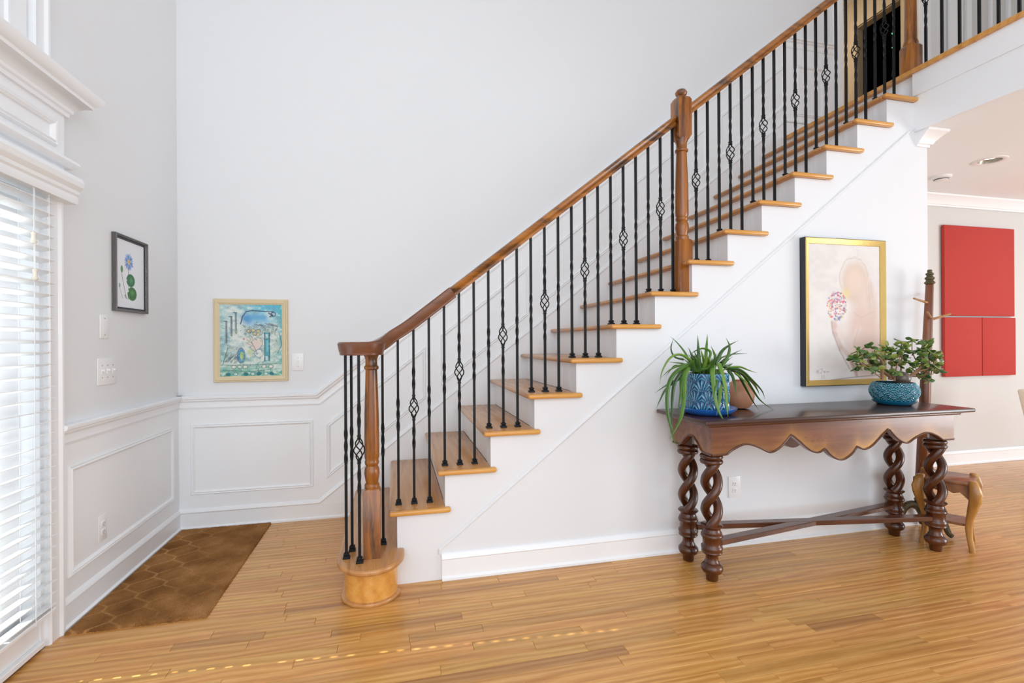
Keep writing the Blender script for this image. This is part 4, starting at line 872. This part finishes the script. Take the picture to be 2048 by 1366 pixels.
def apron(name, base, d, n, ys, top, cols, th, rows=26):
    """board standing on a scalloped lower edge: base point, run direction d, outward normal n"""
    mb = MB(); wear_glow = []; dent = []; rq = np.random.RandomState(4)
    for i, u in enumerate(cols):
        for j in range(rows+1):
            zz = ys[i]+(top-ys[i])*j/rows; f_ = (j/rows)
            mb.v.append((base[0]+d[0]*u, base[1]+d[1]*u, zz)); wear_glow.append(math.exp(-(zz-ys[i]-.004)/.036)*(.25+.75*min(1, max(0, (u-.35)/.35))) if zz-ys[i] > .004 else .1)  # edge wear; its rise along the run paints in warm light
            dd = 0
            for (cu, cz, ru, rz) in ((.56, .722, .004, .006), (.575, .724, .003, .005), (.615, .727, .010, .004), (.61, .70, .022, .004), (.64, .703, .014, .005), (.67, .70, .012, .004), (.66, .715, .003, .006), (.72, .716, .006, .004), (.07, .706, .004, .004), (.075, .713, .003, .003)):
                dd = max(dd, 1-((u-cu)/ru)**2-((zz-cz)/rz)**2)
            dent.append(min(1, max(0, dd))*rq.rand())
    nf = len(mb.v); R = rows+1; nc = len(cols)
    mb.f = [(i*R+j, (i+1)*R+j, (i+1)*R+j+1, i*R+j+1) for i in range(nc-1) for j in range(rows)]
    bi = [(i*R, i*R+rows) for i in range(nc)]
    for i in range(nc):
        for k in bi[i]:
            v = mb.v[k]; mb.v.append((v[0]-n[0]*th, v[1]-n[1]*th, v[2])); wear_glow.append(0); dent.append(0)
    for i in range(nc-1):
        a0, a1, b0, b1 = bi[i][0], bi[i][1], bi[i+1][0], bi[i+1][1]; c0, c1, d0, d1 = nf+2*i, nf+2*i+1, nf+2*i+2, nf+2*i+3
        mb.f += [(a0, c0, d0, b0), (a1, b1, d1, c1), (c0, c1, d1, d0)]
    o = mb.build(name, M['apron'], tb, smooth=True, attrs={'wear': wear_glow, 'dent': dent})
    bd = MB().tube([(base[0]+d[0]*u+n[0]*.001, base[1]+d[1]*u+n[1]*.001, z_+.004) for u, z_ in list(zip(cols, ys))[::2]], .0055, 6)
    bd.build('edge_bead', M['table_bar'], o)
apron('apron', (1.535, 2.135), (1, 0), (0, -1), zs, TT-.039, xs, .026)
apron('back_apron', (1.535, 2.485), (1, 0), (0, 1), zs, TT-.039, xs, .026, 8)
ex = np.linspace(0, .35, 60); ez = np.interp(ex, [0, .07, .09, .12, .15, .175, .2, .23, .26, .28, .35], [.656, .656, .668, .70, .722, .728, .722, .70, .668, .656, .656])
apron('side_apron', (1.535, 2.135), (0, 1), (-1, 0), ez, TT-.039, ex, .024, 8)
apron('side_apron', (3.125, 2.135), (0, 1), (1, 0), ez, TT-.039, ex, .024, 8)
def leg_mb(x, y, flip):
    mb = MB()
    mb.lathe([(.024, 0), (.029, .004), (.031, .03), (.036, .038), (.048, .046), (.054, .060), (.053, .074), (.044, .085), (.036, .09), (.037, .097), (.031, .104), (.030, .125), (.036, .138), (.048, .142), (.052, .149), (.049, .156),
              (.053, .164), (.053, .176), (.047, .182), (.045, .188), (.045, .216), (.050, .221), (.054, .229), (.053, .238), (.047, .243), (.049, .249), (.043, .256), (.041, .268), (.052, .279), (.055, .283), (.050, .289), (.02, .292)], (x, y, 0), 28)
    for s_ in (0, PI):
        P = []; R = []
        for j in range(45):
            t = j/44; a = s_+flip*(t*2*PI*1.15)+.7; hr = .0315
            P.append((x+hr*math.cos(a), y+hr*math.sin(a), .283+.325*t)); R.append(.0232)
        mb.tube(P, R, 12)
    for z0 in (.613, .638): mb.lathe([(.044, z0-.014), (.053, z0-.010), (.0575, z0), (.053, z0+.010), (.044, z0+.014)], (x, y, 0), 28)
    mb.lathe([(.042, .645), (.042, .80)], (x, y, 0), 4)
    return mb
L4 = [(1.583, 2.205, 1), (3.068, 2.195, 1), (1.597, 2.435, 1), (3.058, 2.430, 1)]
for x, y, f_ in L4: leg_mb(x, y, f_).build('leg', M['turned'], tb, angle=50)
def bar(mb, a, b, wd, z0, z1, ins=.04):
    a, b = Vector(a), Vector(b); d = (b-a).normalized(); n = Vector((-d.y, d.x))*wd/2; a = a+d*ins; b = b-d*ins
    return mb.prism([tuple(a+n), tuple(a-n), tuple(b-n), tuple(b+n)], 'z', z0, z1)
bar(MB(), L4[0][:2], L4[3][:2], .055, .178, .205).build('stretcher', M['table_bar'], tb, bevel=.004)
bar(MB(), L4[2][:2], L4[1][:2], .055, .1785, .2055).build('stretcher', M['table_bar'], tb, bevel=.004)

# ------------------------------------------------------------------ pots and plants
def relief_pot(name, m, parent, c, prof, seg, fn, depth, inner):
    """pot wall with a moulded relief; prof radius(z) sampled; fn(angle, height) -> 0..1"""
    mb = MB(); at = []
    for r, z in prof:
        for k in range(seg):
            a = 2*PI*k/seg; h = fn(a, z); q = r+depth*(h-.5)
            mb.v.append((c[0]+q*math.cos(a), c[1]+q*math.sin(a), c[2]+z)); at.append(h)
    nr = len(prof)
    for r, z in inner:
        for k in range(seg):
            a = 2*PI*k/seg; mb.v.append((c[0]+r*math.cos(a), c[1]+r*math.sin(a), c[2]+z)); at.append(.3)
    nr += len(inner)
    mb.f = [(i*seg+k, i*seg+(k+1) % seg, (i+1)*seg+(k+1) % seg, (i+1)*seg+k) for i in range(nr-1) for k in range(seg)]
    mb.f.append(tuple(range(seg-1, -1, -1)))
    return mb.build(name, m, parent, attrs={'relief': at})
def fan(a, z):
    w_, h_ = 2*PI/9, .056; best = 0
    for row in range(-1, 5):
        off = .5*(row % 2); u = (a/w_+off) % 1-.5; dx = u*w_*.109; dy = z-(row*h_-.012); r = math.hypot(dx, dy)
        if dy >= 0 and r < .070 and r > .006: 
            th = math.atan2(dx, dy)
            if abs(th) < 1.05: return (.5+.5*math.cos(th*19))**2.5*(.35+.65*min(1, (.072-r)/.02))*.95
    return .1
def seig(a, z):
    w_, h_ = 2*PI/14, .021; 
    for row in range(0, 9):
        off = .5*(row % 2); u = (a/w_+off) % 1-.5; dx = u*w_*.12; dy = z-(row*h_-.03); r = math.hypot(dx, dy)
        if r < .029: return (.5+.5*math.cos(r/.029*PI*6.2))**1.6
    return .2
PC = (1.628, 2.30)
sa = thing('plant_saucer', (PC[0], PC[1], TT), 'cobalt blue glazed saucer under the fan patterned pot', 'saucer')
MB().lathe([(.105, 0), (.118, .004), (.133, .016), (.147, .030), (.149, .036), (.145, .037), (.130, .020), (.112, .014), (.001, .013)], (PC[0], PC[1], TT), 48).build('dish', M['saucer'], sa)
al = thing('potted_aloe', (PC[0], PC[1], TT+.013), 'trailing green aloe in a blue fan patterned pot on the console table', 'plant')
zb0 = TT+.014
pr = [(.092, 0), (.104, .004)]+[(.1085, .010+.190*i/60) for i in range(61)]+[(.107, .203)]
relief_pot('pot', M['pot_blue'], al, (PC[0], PC[1], zb0), pr, 220, fan, .0045, [(.102, .204), (.099, .200), (.099, .17)])
MB().lathe([(.098, .172), (.06, .180), (.001, .183)], (PC[0], PC[1], zb0), 24).build('soil', M['soil'], al)
rq = random.Random(4)
for i in range(26):                                       # short inner leaves filling the crown
    a = rq.random()*2*PI; r0 = rq.uniform(.01, .06); r1 = r0+rq.uniform(.03, .09); h = rq.uniform(.06, .13)
    b = (PC[0]+r0*math.cos(a), PC[1]+r0*math.sin(a), zb0+.178)
    ALOE.append(([b, (PC[0]+(r0*.6+r1*.4)*math.cos(a), PC[1]+(r0*.6+r1*.4)*math.sin(a), zb0+.178+h*.6), (PC[0]+r1*math.cos(a), PC[1]+r1*math.sin(a), zb0+.178+h)], rq.uniform(.006, .010)))
for P, hw in ALOE:
    C = bez(P, 18); n = len(C)-1
    rad = [max(.0006, hw*(1.15-.25*(i/n))*(1-(i/n)**2.2)) for i in range(n+1)]
    MB().tube(C, [1.38*r_ for r_ in rad], 8, flat=.62).build('leaf', M['aloe'], al)

t = tag(MB().lathe([(.03, 0), (.055, .006), (.078, .035), (.086, .075), (.080, .112), (.060, .140), (.036, .153), (.033, .158), (.036, .164), (.030, .163), (.026, .150)], (1.925, 2.43, TT), 44).build('round_vase', M['clay'], None), 'round terracotta vase tucked behind the aloe pot', 'vase')

JC = (2.936, 2.33)
sa = thing('plant_saucer', (JC[0], JC[1], TT), 'teal glazed saucer under the low jade plant bowl', 'saucer')
MB().lathe([(.082, 0), (.09, .003), (.104, .014), (.112, .026), (.109, .028), (.094, .015), (.001, .012)], (JC[0], JC[1], TT), 44).build('dish', M['saucer2'], sa)
jd = thing('potted_jade_plant', (JC[0], JC[1], TT+.012), 'jade plant with round leaves in a low teal patterned bowl', 'plant')
zj = TT+.0148
pr = [(.074, 0)]+[(.080+.0445*math.sin(PI*(.06+.80*i/44))**.8, .004+.114*i/44) for i in range(45)]
relief_pot('bowl', M['pot_teal'], jd, (JC[0], JC[1], zj), pr, 260, seig, .004, [(.100, .120), (.094, .118), (.096, .10)])
MB().lathe([(.095, .100), (.05, .106), (.001, .107)], (JC[0], JC[1], zj), 24).build('soil', M['soil'], jd)
for P, r in JBR:
    P = [tuple(q) for q in P]; P[0] = (P[0][0], P[0][1], min(P[0][2], zj+.098)) if P[0][2] < zj+.13 else P[0]
    C = bez(P, 14); MB().tube(C, [r*(1-.6*i/14) for i in range(15)], 7).build('branch', M['bark'], jd)
# jade leaf: one fleshy spoon, copied
lf = MB(); rs_ = []
for i in range(9):
    t_ = i/8; wv_ = .0155*math.sin(PI*min(1, t_*.94+.05))**.75*(.62+.5*t_); x = .038*t_
    rs_.append([(x, wv_*math.cos(a), .0032*math.sin(a)*(1 if 0 < i < 8 else .4)+.004*t_*t_) for a in [k*2*PI/8 for k in range(8)]])
lf.rings(rs_); leaf0 = None
rj = random.Random(8); allb = [Vector(q) for P, r in JBR for q in bez([tuple(a) for a in P], 10)]
def put_leaf(pos, dirv, size):
    global leaf0
    d = dirv.normalized(); sdv = d.cross(Vector((0, 0, 1)))
    sdv = sdv.normalized() if sdv.length > .05 else Vector((0, 1, 0)); nn = sdv.cross(d); tw = rj.uniform(-1.2, 1.2)
    sd2 = sdv*math.cos(tw)+nn*math.sin(tw); nn = d.cross(sd2)*-1
    size *= 1.12; m4 = Matrix(((d.x*size, sd2.x*size, nn.x*size, pos.x-JC[0]), (d.y*size, sd2.y*size, nn.y*size, pos.y-JC[1]), (d.z*size, sd2.z*size, nn.z*size, pos.z-(TT+.012)), (0, 0, 0, 1)))
    if leaf0 is None:
        mb = MB(); mb.v = [tuple(Vector(q)+Vector((JC[0], JC[1], TT+.012))) for q in lf.v]; mb.f = lf.f
        o_ = leaf0 = mb.build('leaf', M['jade'], jd, angle=80)
    else: o_ = leaf0.copy(); COL.objects.link(o_); o_.parent = jd
    o_.matrix_local = m4
tw = MB()
for T in JTIP:
    tip = Vector(T); b0 = min(allb, key=lambda q: (q-tip).length+.6*max(0, q.z-tip.z+.01)); mid = (tip+b0)/2+Vector((0, 0, .012))
    C = bez([b0, mid, tip], 8)
    MB().tube(C, [.0032-.0016*i/8 for i in range(9)], 6).build('twig', M['bark'], jd)
    az = rj.random()*PI
    for lev, (ti, sz) in enumerate(((8, .85), (7, 1.0), (5, 1.0), (4, .9))):
        if lev == 3 and rj.random() < .6: continue
        q = C[ti]; a = az+lev*PI/2
        for s_ in (0, PI):
            dv = Vector((math.cos(a+s_), math.sin(a+s_), rj.uniform(-1.1, .7)))
            put_leaf(q, dv, sz*rj.uniform(.8, 1.12))
tag(MB().lathe([(.001, -.042), (.025, -.035), (.040, -.015), (.044, 0), (.039, .019), (.024, .035), (.001, .0415)], (2.962, 2.30, zj+.143), 24).build('round_stone', M['stone'], None), 'round grey brown stone lying in the jade plant bowl', 'stone')

# ------------------------------------------------------------------ coat stand
cs = thing('coat_stand', (3.315, 2.455, 0), 'tall wooden coat stand with pegs behind the console table end', 'coat stand')
B, T = Vector((3.312, 2.452, .33)), Vector((3.388, 2.45, 1.60))
mb = MB(); mb.rings([[(c.x+r*math.cos(k*PI/3+.3), c.y+r*math.sin(k*PI/3+.3), c.z) for k in range(6)] for c, r in ((B, .034), (B*.5+T*.5, .030), (T, .022))])
mb.build('pole', M['coat'], cs, bevel=.002)
MB().lathe([(.026, -.005), (.030, .004), (.022, .012), (.019, .02), (.026, .028), (.026, .036), (.017, .044), (.016, .05), (.022, .056), (.021, .064), (.012, .07), (.014, .082), (.010, .088)], tuple(T), 20).build('finial', M['bronze'], cs)
MB().lathe([(.020, .10), (.034, .13), (.042, .17), (.036, .185), (.040, .195), (.034, .205), (.041, .23), (.046, .265), (.040, .30), (.043, .31), (.043, .335), (.040, .34)], (B.x, B.y, 0), 24).build('base_collar', M['bronze'], cs)
for ang in (158, 278, 38):
    a = math.radians(ang); d = Vector((math.cos(a), math.sin(a), 0)); k = .62 if ang == 38 else 1.0
    P = [Vector((B.x, B.y, .15))+d*.02, Vector((B.x, B.y, .165))+d*.06*k, Vector((B.x, B.y, .14))+d*.10*k, Vector((B.x, B.y, .08))+d*.125*k, Vector((B.x, B.y, .03))+d*.145*k, Vector((B.x, B.y, .016))+d*.165*k]
    MB().tube(bez(P, 16), [.026-.012*i/16 for i in range(17)], 8).build('leg', M['bronze'], cs)
for a, b in (((3.378, 2.45, 1.470), (3.228, 2.43, 1.497)), ((3.392, 2.455, 1.485), (3.47, 2.525, 1.540)), ((3.378, 2.44, 1.375), (3.245, 2.36, 1.405)), ((3.395, 2.45, 1.362), (3.535, 2.43, 1.40))):
    MB().tube([a, tuple((Vector(a)+Vector(b))/2), b], [.009, .007, .006], 8).build('peg', M['peg'], cs)

# ------------------------------------------------------------------ small stool
SC = Vector((3.272, 2.272)); ANG = math.radians(32); ux = Vector((math.cos(ANG), math.sin(ANG))); uy = Vector((-ux.y, ux.x))
so = thing('small_stool', (SC.x, SC.y, 0), 'small wooden stool with curved cabriole legs beside the console table', 'stool')
q2 = lambda a, b: (SC.x+ux.x*a+uy.x*b, SC.y+ux.y*a+uy.y*b)
def rrect(h, c, n=5): 
    o = []
    for sx, sy, a0 in ((1, 1, 0), (-1, 1, 90), (-1, -1, 180), (1, -1, 270)):
        for i in range(n+1):
            a = math.radians(a0+90*i/n); o.append(q2(sx*(h-c)+c*math.cos(a), sy*(h-c)+c*math.sin(a)))
    return o
MB().prism(rrect(.128, .03), 'z', .385, .405).build('seat', M['stooltop'], so, bevel=.005, seg=2)
MB().prism(rrect(.085, .02), 'z', .135, .150).build('shelf', M['stooltop'], so, bevel=.003)
for a0 in range(4):
    e = [(-.09, -.10), (.09, -.10)]; rt = lambda a, b: ((a, b), (-b, a), (-a, -b), (b, -a))[a0]
    P1, P2, P3, P4 = [q2(*rt(*c)) for c in ((-.095, -.108), (.095, -.108), (.095, -.092), (-.095, -.092))]
    prof = [(-.095, .30), (-.06, .335), (-.03, .325), (0, .34), (.03, .325), (.06, .335), (.095, .30), (.095, .386), (-.095, .386)]
    mb = MB(); vs = [q2(*rt(u, -.106))+(z,) for u, z in prof]+[q2(*rt(u, -.092))+(z,) for u, z in prof]; n = len(prof)
    mb.add(vs, [tuple(range(n)), tuple(range(2*n-1, n-1, -1))]+[(i, n+i, n+(i+1) % n, (i+1) % n) for i in range(n)])
    mb.build('apron', M['stooltop'], so, smooth=False)
for sx, sy in ((1, 1), (-1, 1), (-1, -1), (1, -1)):
    rsn = []
    for z, o_, w_ in ((.0, .112, .013), (.02, .110, .014), (.07, .101, .014), (.13, .097, .017), (.18, .100, .017), (.24, .112, .022), (.30, .124, .028), (.345, .129, .030), (.385, .122, .024), (.41, .116, .020), (.416, .114, .012)):
        c = q2(sx*o_, sy*o_); rsn.append([(c[0]+(ux.x*a+uy.x*b)*w_, c[1]+(ux.y*a+uy.y*b)*w_, z) for a, b in ((1, .5), (.5, 1), (-.5, 1), (-1, .5), (-1, -.5), (-.5, -1), (.5, -1), (1, -.5))])
    MB().rings(rsn).build('leg', M['stool'], so, angle=60)

# ------------------------------------------------------------------ dining chair at the right edge
ch = thing('dining_chair', (5.34, 2.7, 0), 'cream upholstered chair cut off at the right edge of the view', 'chair')
mb = MB(); mb.rings([[(5.085+a, 2.86+b, .46), (5.56-a, 2.86+b, .46), (5.56-a, 2.93+b, .46), (5.085+a, 2.93+b, .46)] for a, b in ((0, 0),)]+[[(5.06, 2.875, .65), (5.58, 2.875, .65), (5.58, 2.955, .65), (5.06, 2.955, .65)], [(5.03, 2.90, .815), (5.60, 2.90, .815), (5.60, 2.97, .815), (5.03, 2.97, .815)]])
mb.build('backrest', M['leather'], ch, bevel=.018, seg=3)
MB().box(5.09, 5.56, 2.44, 2.90, .38, .47).build('seat', M['leather'], ch, bevel=.02, seg=3)
for x, y in ((5.06, 2.90), (5.53, 2.86), (5.12, 2.48), (5.53, 2.48)):
    MB().rings([sq(x-.015 if x < 5.3 else x+.015, y, 0, .014), sq(x, y, .385, .022)]).build('leg', M['darkwood'], ch)

for o in bpy.data.objects:
    if '_org' in o.keys(): del o['_org']
